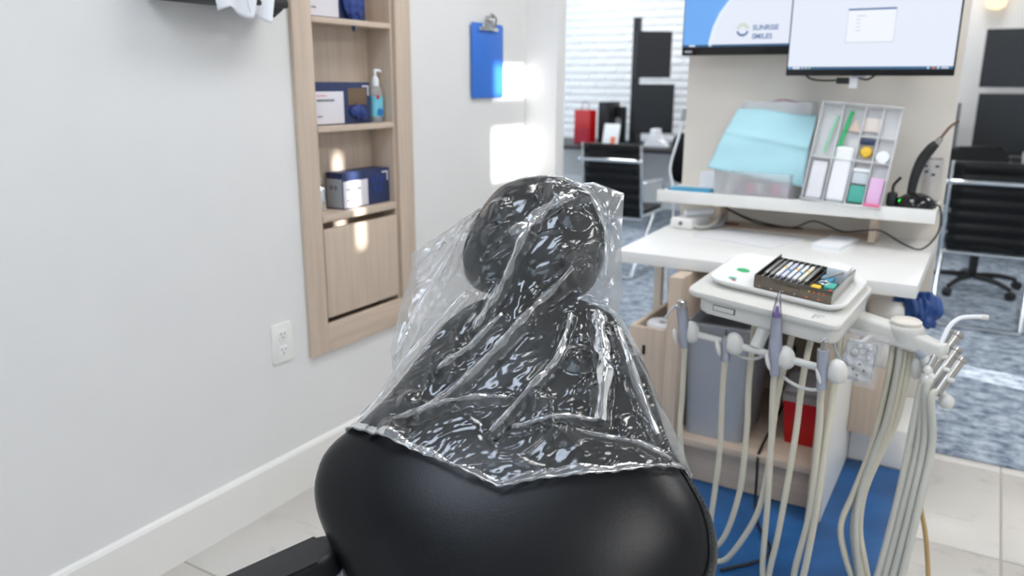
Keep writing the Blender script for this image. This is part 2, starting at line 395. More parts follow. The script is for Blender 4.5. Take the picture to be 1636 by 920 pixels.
can = thing('steel_canister', 'small shiny steel canister at left end of the lowest shelf', 'canister', (-1.925, 1.945, .9215))
lathe('body', [(.022, 0), (.024, .004), (.024, .07), (.018, .085), (.012, .09)], M_chrome, can, (-1.925, 1.945, .9215))
lathe('cap', [(.014, 0), (.014, .02), (.009, .026), (0, .026)], M_steel, can, (-1.925, 1.945, 1.011))
sb = thing('sanitizer_bottle', 'clear pump bottle of hand sanitizer with blue label on middle shelf', 'bottle', (-1.905, 2.232, 1.2095))
lathe('bottle_body', [(.024, 0), (.028, .004), (.028, .10), (.022, .118), (.011, .126)], M_clear, sb, (-1.905, 2.232, 1.2095), sx=.75)
lathe('gel', [(.022, 0.003), (.026, .006), (.026, .09), (0, .09)], film('gel', (190, 220, 232), .6, .1, 0, 5), sb, (-1.905, 2.232, 1.2095), sx=.75)
lb_ = lathe('label_wrap', [(.0285, .02), (.0285, .09)], mat('aqua_label', (120, 200, 222), .4), sb, (-1.905, 2.232, 1.2095), sx=.76, seg=20)
lathe('ring_mark', [(.008, 0), (.013, 0), (.013, .001), (.008, .001)], mat('ring_blue', (30, 120, 190), .4), lb_, (-1.8825, 2.228, 1.245), 16, (1, -.1, 0))
lathe('red_mark', [(0, 0), (.007, 0), (.007, .001), (0, .001)], M_red, lb_, (-1.8835, 2.219, 1.297), 12, (1, -.2, 0))
lathe('pump', [(.013, 0), (.013, .02), (.009, .032), (.005, .034), (.005, .05)], M_paper, sb, (-1.905, 2.232, 1.334))
tube('nozzle', [(-1.905, 2.226, 1.387), (-1.905, 2.249, 1.388), (-1.904, 2.262, 1.384)], .005, M_paper, sb)

# outlet, clipboard, dispenser
ot = thing('wall_outlet', 'white double wall outlet below the oak cabinet', 'outlet', (XW, 1.68, .542))
prism('plate', rrect(-.042, .042, -.064, .064, .006), 0, .006, M_trim, ot, Matrix.Translation((XW, 1.68, .542)) @ Matrix(((0, 0, 1, 0), (1, 0, 0, 0), (0, 1, 0, 0), (0, 0, 0, 1))))
for dz in (-.026, .026):
    rc = prism('receptacle', rrect(-.018, .018, -.016, .016, .008), 0, .0085, M_white, ot, Matrix.Translation((XW, 1.68, .542+dz)) @ Matrix(((0, 0, 1, 0), (1, 0, 0, 0), (0, 1, 0, 0), (0, 0, 0, 1))), bev=.001)
    for dy in (-.007, .007): box('slot', (XW+.0083, XW+.0089, 1.68+dy-.0013, 1.68+dy+.0013, .542+dz, .542+dz+.009), M_ink, rc, bev=0)
    lathe('ground_hole', [(0, 0), (.0028, 0), (.0028, .0006), (0, .0006)], M_ink, rc, (XW+.0084, 1.68, .542+dz-.008), 10, (1, 0, 0))
YZ = Matrix(((0, 0, 1, 0), (1, 0, 0, 0), (0, 1, 0, 0), (0, 0, 0, 1)))
cb = thing('clipboard', 'blue clipboard with silver clip hanging on the white wall', 'clipboard', (XW, 2.888, 1.285))
prism('board', rrect(-.120, .120, 0, .298, .012), 0, .004, M_blue, cb, Matrix.Translation((XW+.008, 2.888, 1.285)) @ YZ, bev=.001)
cl_ = box('clip', (XW+.010, XW+.022, 2.815, 2.955, 1.553, 1.568), M_chrome, cb, bev=.004)
prism('clip_plate', [(-.055, 0), (.055, 0), (.03, .035), (-.03, .035)], 0, .01, M_chrome, cl_, Matrix.Translation((XW+.012, 2.888, 1.565)) @ YZ, bev=.003)
tube('lever', [(XW+.022, 2.855, 1.567), (XW+.036, 2.862, 1.60), (XW+.03, 2.888, 1.62), (XW+.036, 2.914, 1.60), (XW+.022, 2.921, 1.567)], .004, M_steel, cl_)
lathe('hook', [(.003, 0), (.003, .03), (.008, .032), (.008, .038), (0, .038)], M_steel, cb, (XW, 2.888, 1.61), 12, (1, 0, 0))
dp = thing('tissue_holder', 'black wall-mounted tissue holder with white sheets hanging out', 'holder', (XW, 1.505, 1.535))
box('tray', (XW+.001, -1.745, 1.32, 1.69, 1.546, 1.571), M_blackp, dp, bev=.008)
box('backplate', (XW+.001, XW+.012, 1.32, 1.69, 1.552, 1.72), M_blackp, dp, bev=.003)
box('side_cheek', (XW+.01, -1.75, 1.32, 1.335, 1.55, 1.68), M_blackp, dp, bev=.004)
box('side_cheek', (XW+.01, -1.75, 1.675, 1.69, 1.55, 1.68), M_blackp, dp, bev=.004)
prism('latch', [(-.03, 0), (.04, 0), (.028, -.006), (0, -.028), (-.015, -.012)], 0, .012, M_blackp, dp, Matrix.Translation((-1.757, 1.635, 1.548)) @ YZ, bev=.002)
def sheet(name, fn, nu, nv, m, parent=None, local=False, th=.0006):
    v = [fn(i/nu, j/nv) for j in range(nv+1) for i in range(nu+1)]
    f = [(j*(nu+1)+i, j*(nu+1)+i+1, (j+1)*(nu+1)+i+1, (j+1)*(nu+1)+i) for j in range(nv) for i in range(nu)]
    o = obj(name, raw(v, f), m, parent, local)
    if th: md = o.modifiers.new('t', 'SOLIDIFY'); md.thickness = th
    return o
for q, (y0, y1, zl, dx) in enumerate(((1.415, 1.57, 1.522, .014), (1.52, 1.635, 1.515, .006))):
    sheet('tissue', lambda u, v, y0=y0, y1=y1, zl=zl, dx=dx: (-1.742+dx+.012*math.sin(u*7+q)*v-.01*v, y0+(y1-y0)*u+.022*v*(.5-u)*2, 1.60-(1.60-zl-.012*math.sin(u*5))*v), 16, 10, M_paper, dp)

# ------------------------------------------------------------------ dental chair
BO = Vector((-.53, .898, .673)); CA = Vector((.912, .411, 0)).normalized(); CB = Vector((-.288, .639, .713)).normalized(); CN = CA.cross(CB)
def CP(s, t, n): return BO + CA*s + CB*t + CN*n
T_ = np.array([-.34, -.32, -.26, -.18, -.10, -.053, -.006, .035, .074, .12, .15, .185, .23, .286, .359, .40, .425, .437, .442])
WL = np.array([.02, .12, .175, .20, .222, .246, .285, .312, .325, .322, .304, .266, .232, .200, .164, .130, .092, .05, .01])
WR = np.array([.02, .12, .175, .20, .245, .275, .296, .297, .288, .262, .243, .226, .214, .196, .162, .138, .100, .055, .01])
HF = np.array([.02, .05, .065, .075, .085, .088, .09, .09, .088, .083, .076, .066, .058, .052, .044, .037, .028, .018, .004])
HB = np.array([.02, .04, .05, .055, .055, .055, .055, .055, .055, .05, .05, .05, .045, .045, .04, .035, .025, .015, .004])
def prof(t, Y): return np.interp(t, T_, Y)
tt = np.linspace(-.34, .442, 600)
def smooth1(Y, k):
    y = np.interp(tt, T_, Y); ker = np.hanning(k); ker /= ker.sum()
    return np.convolve(np.pad(y, (k//2, k//2), 'edge'), ker, 'valid')[:600]
WLs, WRs, HFs, HBs = (smooth1(Y, 45) for Y in (WL, WR, HF, HB))
# keep the ends closed
for A_ in (WLs, WRs, HFs, HBs):
    pass
EXPN = 2.5
def back_h(s, t):
    w = np.where(s < 0, np.interp(t, tt, WLs), np.interp(t, tt, WRs)); q = np.abs(s)/np.maximum(w, 1e-4)
    ok = (q < 1) & (t > -.34) & (t < .442)
    return np.where(ok, np.interp(t, tt, HFs)*np.power(np.clip(1-np.power(np.clip(q, 0, 1), EXPN), 0, 1), 1/EXPN), 0)
HC = (-.007, .556); HO = [(-.023, .671), (-.081, .641), (-.117, .585), (-.135, .515), (-.131, .475), (-.108, .447), (-.062, .436), (.005, .434), (.071, .437), (.103, .465), (.120, .525), (.117, .578), (.092, .634), (.043, .668)]
ho = [(p.x, p.y) for p in smoothpts([(a, b, 0) for a, b in HO], 6, True)]
hang = np.array([math.atan2(b-HC[1], a-HC[0]) for a, b in ho]); hrad = np.array([math.hypot(b-HC[1], a-HC[0]) for a, b in ho])
oi = np.argsort(hang); hang, hrad = hang[oi], hrad[oi]
def head_h(s, t):
    a = np.arctan2(t-HC[1], s-HC[0]); r = np.hypot(t-HC[1], s-HC[0]); q = r/np.interp(a, hang, hrad, period=2*math.pi)
    return np.where(q < 1, .062*np.power(np.clip(1-np.power(np.clip(q, 0, 1), 2.8), 0, 1), 1/2.6) + .008, 0)
ch = thing('dental_chair', 'black leather dental chair with plastic cover over its headrest', 'dental chair', (-.45, .75, 0))
# backrest
NS = 64; rows = []; verts = []; faces = []
ts = np.concatenate([np.linspace(-.338, -.30, 6), np.linspace(-.29, .38, 50), .442-.06*np.cos(np.linspace(.1, math.pi/2-.02, 14))])
ts = np.sort(ts)
for t in ts:
    wl, wr, hf, hb = (float(np.interp(t, tt, A_)) for A_ in (WLs, WRs, HFs, HBs))
    for j in range(NS):
        a = 2*math.pi*j/NS; c, s_ = math.cos(a), math.sin(a); e = 2/EXPN
        x = math.copysign(abs(c)**e, c); y = math.copysign(abs(s_)**e, s_)
        verts.append(CP(x*(wr if x > 0 else wl), t, y*(hf if y > 0 else hb)))
K = len(ts)
for i in range(K-1):
    for j in range(NS): faces.append((i*NS+j, i*NS+(j+1) % NS, (i+1)*NS+(j+1) % NS, (i+1)*NS+j))
faces += [tuple(range(NS-1, -1, -1)), tuple((K-1)*NS+j for j in range(NS))]
bk = obj('backrest', raw(verts, faces), M_leather, ch)
for side in (1,):
    sp = []; st_ = bmesh.new()
    for t in np.linspace(-.20, .40, 90):
        w = float(np.interp(t, tt, WRs if side > 0 else WLs)); s = side*(w*.945)
        sp.append(CP(s, t, float(back_h(np.array(s), np.array(t)))+.0005))
    tube('seam', sp, .0022, M_leather, bk, n=6, sm=2)
    for i in range(0, len(sp)-1):
        for off in (-.0045, .0045):
            p = sp[i]*.7+sp[i+1]*.3 + CA*off*side*-1 + CN*.002; q = sp[i]*.3+sp[i+1]*.7 + CA*off*side*-1+CN*.002
            d = (q-p); mx = Matrix.Translation((p+q)/2) @ d.to_track_quat('X', 'Z').to_matrix().to_4x4()
            add_box(st_, -d.length/2, d.length/2, -.0007, .0007, -.0007, .0007, mx)
    so = obj('stitching', finish(st_, False), M_blackp, bk); so['kind'] = 'stuff'
# headrest: radial pad
verts = []; faces = []; na = 72; rings = [.0, .15, .3, .45, .6, .72, .82, .9, .95, .98, 1.0]
def hpt(a, q, sgn):
    r = float(np.interp(a, hang, hrad, period=2*math.pi))*q; s, t = HC[0]+r*math.cos(a), HC[1]+r*math.sin(a)
    h = (.062 if sgn > 0 else .045)*max(0, 1-q**2.8)**(1/2.6)
    return CP(s, t, sgn*h+.008)
verts.append(hpt(0, 0, 1))
for q in rings[1:]:
    for j in range(na): verts.append(hpt(-math.pi+2*math.pi*j/na, q, 1))
for q in rings[-2:0:-1]:
    for j in range(na): verts.append(hpt(-math.pi+2*math.pi*j/na, q, -1))
verts.append(hpt(0, 0, -1))
nr = (len(verts)-2)//na
for j in range(na): faces.append((0, 1+j, 1+(j+1) % na))
for i in range(nr-1):
    for j in range(na): faces.append((1+i*na+j, 1+(i+1)*na+j, 1+(i+1)*na+(j+1) % na, 1+i*na+(j+1) % na))
L_ = len(verts)-1
for j in range(na): faces.append((L_, 1+(nr-1)*na+(j+1) % na, 1+(nr-1)*na+j))
hd = obj('headrest', raw(verts, faces), M_leather, ch)
tube('seam', [hpt(-math.pi+2*math.pi*j/na, .965, 1)+CN*.0005 for j in range(na)], .002, M_blackp, hd, n=6, sm=1, closed=True)
box('headrest_bar', (-.03, .03, .30, .56, -.045, -.03), M_steel, ch, bev=.003, mx=Matrix(((CA.x, CB.x, CN.x, BO.x), (CA.y, CB.y, CN.y, BO.y), (CA.z, CB.z, CN.z, BO.z), (0, 0, 0, 1))))
# seat, leg rest and pedestal continue below the picture
SD = Vector((.411, -.912, 0)); S0 = BO + CB*-.28
def seatpt(u, s, h): return Vector((S0.x, S0.y, 0)) + SD*u + CA*s + Vector((0, 0, h))
def slab(name, us, ws, zs, th):
    v = []; f = []; n = 24
    for u, w, z in zip(us, ws, zs):
        for j in range(n):
            a = 2*math.pi*j/n; c, s_ = math.cos(a), math.sin(a); e = .6
            v.append(seatpt(u, math.copysign(abs(c)**e, c)*w, z + math.copysign(abs(s_)**e, s_)*th/2))
    for i in range(len(us)-1):
        for j in range(n): f.append((i*n+j, i*n+(j+1) % n, (i+1)*n+(j+1) % n, (i+1)*n+j))
    f += [tuple(range(n-1, -1, -1)), tuple((len(us)-1)*n+j for j in range(n))]
    return obj(name, raw(v, f), M_leather, ch)
slab('seat', [-.06, -.03, .1, .3, .5, .56], [.1, .20, .25, .25, .24, .12], [.42, .43, .44, .44, .45, .44], .11)
slab('leg_rest', [.58, .62, .8, 1.05, 1.1], [.12, .22, .21, .18, .1], [.43, .43, .42, .38, .36], .09)
lathe('pedestal', [(.2, .02), (.2, .06), (.13, .1), (.12, .36), (.15, .38)], M_unit, ch, (S0.x+SD.x*.2, S0.y+SD.y*.2, 0), 32)
prism('base_plate', rrect(-.25, .25, -.35, .35, .08), 0.001, .03, M_unit, ch, Matrix.Translation((S0.x+SD.x*.2, S0.y+SD.y*.2, 0)) @ Matrix.Rotation(R(24), 4, 'Z'), bev=.008)
# left armrest swung out
A0 = Vector((-.782, .768, .650)); A1 = Vector((-.915, .615, .585)); ad = (A1-A0).normalized()
ax = ad; az = (Vector((0, 0, 1)) - ax*ax.z).normalized(); ay = az.cross(ax)
AM = Matrix(((ax.x, ay.x, az.x, A0.x), (ax.y, ay.y, az.y, A0.y), (ax.z, ay.z, az.z, A0.z), (0, 0, 0, 1)))
arm = prism('armrest', rrect(-.02, .30, -.035, .035, .033, 8), -.022, .022, M_blackp, ch, AM, bev=.012, seg=4)
lathe('armrest_pivot', [(.0, 0), (.016, 0), (.018, .004), (.018, .05), (.014, .056), (0, .056)], M_unit, ch, (-.775, .79, .606), 20, tuple(-CA))
lathe('pivot_collar', [(.026, 0), (.03, .004), (.03, .02), (.026, .026), (0, .026)], M_blackp, ch, CP(-.225, -.03, .0), 20, tuple(-CA))
tube('armrest_strut', [AM @ Vector((.03, 0, -.02)), AM @ Vector((.02, .0, -.07)), CP(-.16, -.16, -.01)], .014, M_blackp, ch)

# ------------------------------------------------------------------ plastic cover over headrest and back
def resample(pts, n):
    P = np.array(pts, float); d = np.concatenate([[0], np.cumsum(np.hypot(*np.diff(P, axis=0).T))]); q = np.linspace(0, d[-1], n)
    return np.stack([np.interp(q, d, P[:, k]) for k in (0, 1)], 1)
bot = [(-.290, .166), (-.24, .148), (-.117, .103), (-.019, .066), (.043, .084), (.142, .102), (.216, .121), (.264, .128)]
top = [(-.100, .640), (-.041, .672), (.03, .684), (.096, .690), (.152, .665)]
lef = [(-.290, .166), (-.255, .215), (-.230, .273), (-.243, .319), (-.240, .393), (-.230, .484), (-.235, .518), (-.203, .549), (-.147, .595), (-.100, .640)]
rig = [(.264, .128), (.248, .18), (.214, .251), (.183, .339), (.146, .409), (.152, .447), (.148, .565), (.152, .665)]
def coons(n, m_):
    b_, t_, l_, r_ = resample(bot, n), resample(top, n), resample(lef, m_), resample(rig, m_)
    u = np.linspace(0, 1, n)[None, :, None]; v = np.linspace(0, 1, m_)[:, None, None]
    return (1-v)*b_[None]+v*t_[None]+(1-u)*l_[:, None]+u*r_[:, None]-((1-u)*(1-v)*b_[0]+u*(1-v)*b_[-1]+(1-u)*v*t_[0]+u*v*t_[-1])
def seg_dist(S, Tt, pl):
    best = np.full(S.shape, 9.); 
    for (a, b) in zip(pl[:-1], pl[1:]):
        ax_, ay_ = a; dx, dy = b[0]-a[0], b[1]-a[1]; L2 = dx*dx+dy*dy
        k = np.clip(((S-ax_)*dx+(Tt-ay_)*dy)/L2, 0, 1); best = np.minimum(best, np.hypot(S-ax_-k*dx, Tt-ay_-k*dy))
    return best
FOLDS = [([(.01, .622), (.009, .583), (-.022, .535), (-.048, .506)], .006, .006), ([(-.003, .535), (-.03, .475), (-.049, .43), (-.076, .37), (-.09, .332)], .010, .006),
 ([(.066, .449), (.014, .39), (-.025, .332), (-.057, .286), (-.116, .213), (-.156, .174)], .011, .007), ([(-.046, .363), (-.1, .292), (-.139, .255)], .009, .006),
 ([(-.059, .591), (-.082, .547)], .004, .004), ([(.09, .599), (.119, .544), (.121, .463)], .006, .005), ([(.109, .378), (.118, .323), (.125, .269), (.12, .18)], .014, .009),
 ([(.067, .372), (.05, .288), (.009, .225), (-.042, .15)], .010, .006), ([(-.192, .162), (-.089, .207), (-.024, .213)], .008, .006), ([(-.011, .16), (.06, .18), (.116, .18)], .006, .005),
 ([(.085, .158), (.176, .15), (.226, .133)], .006, .004), ([(-.116, .574), (-.218, .487)], .007, .006), ([(.092, .479), (.019, .426)], .005, .004), ([(.142, .359), (.169, .271), (.207, .17)], .009, .006),
 ([(.049, .583), (.001, .541)], .006, .004), ([(.112, .518), (.049, .464)], .006, .004), ([(.049, .583), (.09, .60)], .006, .004), ([(-.05, .50), (-.085, .475)], .006, .004),
 ([(-.13, .53), (-.20, .40), (-.225, .30)], .007, .006), ([(-.15, .57), (-.21, .46)], .005, .004), ([(-.205, .36), (-.245, .22)], .006, .005), ([(-.12, .42), (-.2, .30), (-.262, .185)], .006, .005)]
CLUST = [(-.068,.513),(-.031,.507),(.06,.47),(.077,.453),(.09,.60),(.08,.29),(.11,.24),(.165,.30),(-.125,.267),(-.17,.197),(.013,.218),(.065,.16),(.17,.175),(-.195,.148),(.065,.555),(.02,.61),(-.075,.57)]
def bag_sheet(n, m_, sgn, seed):
    G = coons(n, m_); S, Tt = G[..., 0], G[..., 1]; rs = np.random.RandomState(seed)
    if sgn > 0: h0 = np.maximum(back_h(S, Tt), head_h(S, Tt))
    else: h0 = np.maximum(np.where(back_h(S, Tt) > 0, .05, 0), np.where(head_h(S, Tt) > 0, .042, 0))
    h0 = np.where(h0 > 0, h0+.004, -1.)
    h = np.maximum(h0, .0)
    pinb = np.maximum(h0[0], .006)
    for it in range(700 if sgn > 0 else 300):
        k = h.copy(); k[1:-1, 1:-1] = .25*(h[:-2, 1:-1]+h[2:, 1:-1]+h[1:-1, :-2]+h[1:-1, 2:])
        h = np.maximum(k, h0); h[:, 0] = 0; h[:, -1] = 0; h[-1] = 0; h[0] = pinb; h[0, 0] = h[0, -1] = 0
    d = np.zeros_like(h)
    if sgn > 0:
        for pl, amp, w in FOLDS:
            q = seg_dist(S, Tt, pl); q2 = q + .0035*np.sin(S*210+Tt*150)*.5
            d += 1.35*amp*np.exp(-np.power(np.abs(q2)/w, 1.15)*1.5) - .35*amp*np.exp(-((q-1.9*w)/w)**2)
    crum = np.zeros_like(h); msk = np.zeros_like(h)
    ws, wt = S+.006*np.sin(31*Tt+2*np.sin(23*S)), Tt+.006*np.sin(37*S+1.7)
    for i in range(16):
        wl_ = .022*1.125**i*rs.uniform(.85, 1.15); ang = rs.normal(R(-42), R(34)); ph = rs.uniform(0, 1)
        x = (ws*math.cos(ang)+wt*math.sin(ang))/wl_+ph + .25*np.sin((-ws*math.sin(ang)+wt*math.cos(ang))/wl_*.9+7*ph)
        tri = np.abs((x % 1)-.5)*2
        m0 = np.clip(.5+1.2*np.sin(ws*rs.uniform(12, 30)+rs.uniform(0, 6))*np.sin(wt*rs.uniform(12, 30)+rs.uniform(0, 6)), 0, 1)
        crum += .075*wl_*tri*m0*(.6 if i < 5 else 1)
    act = np.full_like(h, .37); fine = np.zeros_like(h)
    for i in range(5):
        wl_ = .0105*1.12**i; ang = rs.normal(R(118), R(20)); ph = rs.uniform(0, 1)
        x = (ws*math.cos(ang)+wt*math.sin(ang))/wl_+ph+.35*np.sin((-ws*math.sin(ang)+wt*math.cos(ang))/wl_*.45+9*ph)
        m0 = np.clip(1.6*np.sin(ws*rs.uniform(25, 55)+rs.uniform(0, 6))*np.sin(wt*rs.uniform(25, 55)+rs.uniform(0, 6)), 0, 1)
        fine += .065*wl_*np.abs((x % 1)-.5)*2*m0
    d += fine*np.clip((.45-Tt)/.04, .25, 1)*(1 if sgn > 0 else 0)
    for (cs_, ct_) in CLUST: act = np.maximum(act, 1.15*np.exp(-(((S-cs_)/.028)**2+((Tt-ct_)/.028)**2)))
    d += crum*(act if sgn > 0 else .4)
    for i in range(34 if sgn > 0 else 14):
        a = rs.uniform(0, S.shape[0]-1), rs.uniform(0, S.shape[1]-1); s0, t0 = S[int(a[0]), int(a[1])], Tt[int(a[0]), int(a[1])]
        on = t0 > .43
        ang = rs.normal(R(48 if s0 < .09 else 100), R(28)); ln = rs.uniform(.02, .075); w = rs.uniform(.0025, .006); amp = rs.uniform(.002, .0055)*(1 if sgn > 0 else .8)
        bend = rs.uniform(-.5, .5)
        p1 = (s0+ln*math.cos(ang), t0+ln*math.sin(ang)); p2 = (p1[0]+ln*.7*math.cos(ang+bend), p1[1]+ln*.7*math.sin(ang+bend))
        d += amp*np.exp(-np.power(seg_dist(S, Tt, [(s0, t0), p1, p2])/w, 1.2))
    u = np.linspace(0, 1, n)[None]; v = np.linspace(0, 1, m_)[:, None]
    edge = np.clip(np.minimum(np.minimum(u, 1-u)/.05, (1-v)/.04), 0, 1)
    wob = .0025*np.sin(9*Tt/.1+5*S/.1)*np.sin(7*S/.1)*(h0 < 0)
    h = h + (d+wob)*edge + .0015
    # hem along the open edge
    h[0] += .003
    off = sgn*h
    return S, Tt, off
def grid_mesh(S, Tt, off):
    m_, n = S.shape; P = np.array(BO)[None, None]+S[..., None]*np.array(CA)+Tt[..., None]*np.array(CB)+off[..., None]*np.array(CN)
    idx = np.arange(m_*n).reshape(m_, n)
    f = np.stack([idx[:-1, :-1], idx[:-1, 1:], idx[1:, 1:], idx[1:, :-1]], -1).reshape(-1, 4)
    return raw(P.reshape(-1, 3).tolist(), f.tolist())
M_film = film('cover_film', (250, 252, 255), .71, .13, .08, 18, .95, 2.0)
bag = thing('plastic_headrest_cover', 'crinkled clear plastic cover draped over the dental chair headrest', 'plastic cover', tuple(CP(0, .1, .09)))
S, Tt, off = bag_sheet(300, 320, 1, 3)
obj('front_sheet', grid_mesh(S, Tt, off), M_film, bag)
hem = [CP(S[0, i], Tt[0, i]+.001*math.sin(i*.5), off[0, i]+.001) for i in range(0, S.shape[1], 3)]
M_fold = film('cover_fold', (246, 248, 252), .74, .16, .15, 30, .6, 2.0)
from math import hypot
def nearest_off(s, t):
    k = np.argmin((S-s)**2+(Tt-t)**2); return float(off.flat[k])
def ribbon(pl, w, lift=.002, seed=0, bow=.0022):
    P = smoothpts([(a, b, 0) for a, b in pl], 10); n_ = len(P); v = []; f = []; m_ = 6; rs = np.random.RandomState(seed)
    ph = rs.uniform(0, 6)
    hs_ = [nearest_off(p.x, p.y) for p in P]
    hs_ = [max(hs_[max(0, i-3):i+4]) for i in range(n_)]
    for i, p in enumerate(P):
        d = P[min(i+1, n_-1)]-P[max(i-1, 0)]; d.normalize(); nx, ny = -d.y, d.x
        ww = w*(.35+.65*math.sin(math.pi*(.08+.84*i/(n_-1)))**.6)*(1+.25*math.sin(i*.7+ph))
        for j in range(m_+1):
            q = j/m_-.5; v.append(CP(p.x+nx*ww*q, p.y+ny*ww*q, hs_[i]*.6+nearest_off(p.x+nx*ww*q, p.y+ny*ww*q)*.4+lift+bow*(1-4*q*q)+.0008*math.sin(i*.9+j*2+ph)))
    for i in range(n_-1):
        for j in range(m_): a = i*(m_+1)+j; f.append((a, a+1, a+m_+2, a+m_+1))
    return obj('fold', raw(v, f), M_fold, bag)
for k_, (pl, w) in enumerate((([(.062, .592), (.02, .568), (-.018, .527), (-.045, .505)], .022), (FOLDS[1][0], .013), (FOLDS[2][0], .013), (FOLDS[3][0], .011), (FOLDS[6][0], .022), (FOLDS[7][0], .011), (FOLDS[8][0], .010), (FOLDS[9][0], .009), (FOLDS[10][0], .008), (FOLDS[13][0], .012), (FOLDS[5][0], .008), (FOLDS[18][0], .012), (FOLDS[21][0], .010))):
    ribbon(pl, w, seed=k_)
def hemstrip():
    v = []; f = []; n_ = S.shape[1]; m_ = 5
    for i in range(n_):
        ww = .010+.004*math.sin(i*.04)+.002*math.sin(i*.16)
        for j in range(m_+1):
            r_ = min(int(round(ww*j/m_/.0018)), S.shape[0]-1)
            v.append(CP(S[r_, i], Tt[r_, i], off[r_, i]+.002+.002*math.sin(math.pi*j/m_)))
    for i in range(n_-1):
        for j in range(m_): a = i*(m_+1)+j; f.append((a, a+1, a+m_+2, a+m_+1))
    obj('hem_fold', raw(v, f), M_fold, bag)
hemstrip()
S2, T2, off2 = bag_sheet(90, 90, -1, 5)
obj('back_sheet', grid_mesh(S2, T2, off2), M_film, bag)
tube('hem', hem, .0016, M_film, bag, n=6, sm=1)

# ------------------------------------------------------------------ island: cabinet, worktop, divider
dv = struct(box('wall_divider', (-1.135, -.128, 3.33, 3.36, 0, 2.05), M_cream, bev=.001))
box('edge_band', (-.1285, -.1265, 3.331, 3.359, 0, 2.05), M_white, dv, bev=.0005)
sc = thing('side_cabinet', 'open oak base cabinet under the white worktop', 'cabinet', (-.57, 2.7, 0))
box('side_panel', (-.848, -.803, 2.42, 3.30, .005, .736), M_woodz, sc)
box('side_panel', (-.352, -.311, 2.41, 3.10, .005, .736), M_woodz, sc)
box('outer_liner', (-.3108, -.3085, 2.425, 3.10, .005, .45), M_white, sc, bev=0)  # white sheet paints the light falling on the panel's right side
box('back_panel', (-.803, -.352, 3.06, 3.08, .175, .736), M_woodz, sc, bev=0)
box('deck', (-.803, -.352, 2.44, 3.06, .150, .175), M_woodx, sc)
box('toe_kick', (-.803, -.352, 2.49, 2.51, .005, .150), M_woodx, sc)
wt = thing('worktop', 'white laminate worktop carrying trays below the monitors', 'worktop', (-.6, 2.9, .739))
prism('slab', [(-1.085, 2.53), (-.131, 2.53), (-.131, 3.329), (-1.12, 3.329)], .739, .78, M_white, wt, bev=.003)
box('wood_ledge', (-.98, -.33, 3.17, 3.329, .7801, .786), M_woodx, wt, bev=.001)
box('leg', (-1.06, -1.03, 2.85, 2.88, 0.004, .7385), M_cream, wt)
box('leg', (-1.06, -1.03, 3.2, 3.23, 0.005, .7385), M_cream, wt)
cd = thing('side_caddy', 'low oak tub box beside the cabinet with cut-out handle', 'box', (-.92, 2.6, 0))
box('front', (-.99, -.849, 2.45, 2.468, .005, .54), M_woodz, cd)
box('side', (-.99, -.972, 2.468, 2.80, .005, .54), M_woodz, cd)
box('back', (-.99, -.849, 2.80, 2.818, .005, .54), M_woodz, cd)
box('bottom', (-.972, -.849, 2.468, 2.80, .34, .352), M_woodx, cd, bev=0)
prism('pull_slot', rrect(-.006, .006, -.018, .018, .0055), 0, .001, M_dark, cd, Matrix.Translation((-.935, 2.4495, .46)) @ Matrix(((1, 0, 0, 0), (0, 0, -1, 0), (0, 1, 0, 0), (0, 0, 0, 1))), bev=0)  # flat dark patch paints the shade inside the cut-out
bw = thing('paper_roll', 'white round roll inside the oak tub box', 'roll', (-.905, 2.56, .3525))
lathe('roll', [(.018, .002), (.055, 0), (.058, .004), (.058, .18), (.053, .186), (.018, .184), (.018, .002)], M_paper, bw, (-.907, 2.555, .3525), 32)
wb = thing('water_bottle', 'clear bottle with blue and red label in oak tub', 'bottle', (-.905, 2.74, .3525))
lathe('bottle', [(.025, 0), (.03, .004), (.03, .15), (.027, .18), (.012, .215), (.012, .235), (0, .235)], M_clear, wb, (-.895, 2.74, .3525))
l_ = lathe('label', [(.0305, .10), (.0305, .17)], M_cyand, wb, (-.895, 2.74, .3525))
box('red_stripe', (-.915, -.885, 2.7075, 2.7095, .485, .505), M_red, l_, bev=0)
# bin drawer, plinth
pb = thing('plinth_box', 'low white plinth at the foot of the divider', 'plinth', (-.22, 3.1, 0))
box('plinth', (-.306, -.123, 2.95, 3.329, .004, .15), M_white, pb, bev=.003)
bd = thing('bin_drawer', 'short oak drawer box under right end of worktop', 'drawer', (-.25, 2.95, .152))
box('front', (-.307, -.165, 2.85, 2.868, .152, .40), M_woodz, bd)
box('floor_board', (-.307, -.165, 2.868, 3.1, .152, .165), M_woodx, bd, bev=0)
box('side', (-.18, -.165, 2.868, 3.1, .165, .39), M_woodz, bd, bev=0)
tb = thing('lined_waste_bin', 'white waste bin with crumpled blue liner under worktop end', 'bin', (-.22, 2.98, .166))
lathe('bin_body', [(.055, 0), (.06, .004), (.07, .42), (.066, .42), (.056, .01), (0, .01)], M_white, tb, (-.238, 2.985, .166), 28)
bm = bmesh.new(); bmesh.ops.create_icosphere(bm, subdivisions=5, radius=1)
for v in bm.verts:
    p = v.co.copy(); k = 1+.10*math.sin(7*p.x+5*p.z)+.08*math.sin(13*p.y-6*p.z+2)+.05*math.sin(23*p.x+11*p.y)
    v.co = (-.150+p.x*.075*k, 2.99+p.y*.07*k, .59+p.z*.065*k)
obj('liner', finish(bm, True, 180), M_bag, tb)
lathe('rim', [(.060, 0), (.072, .004), (.075, .016), (.066, .036), (.045, .046), (0, .048)], M_white, tb, (-.235, 2.975, .572), 28)
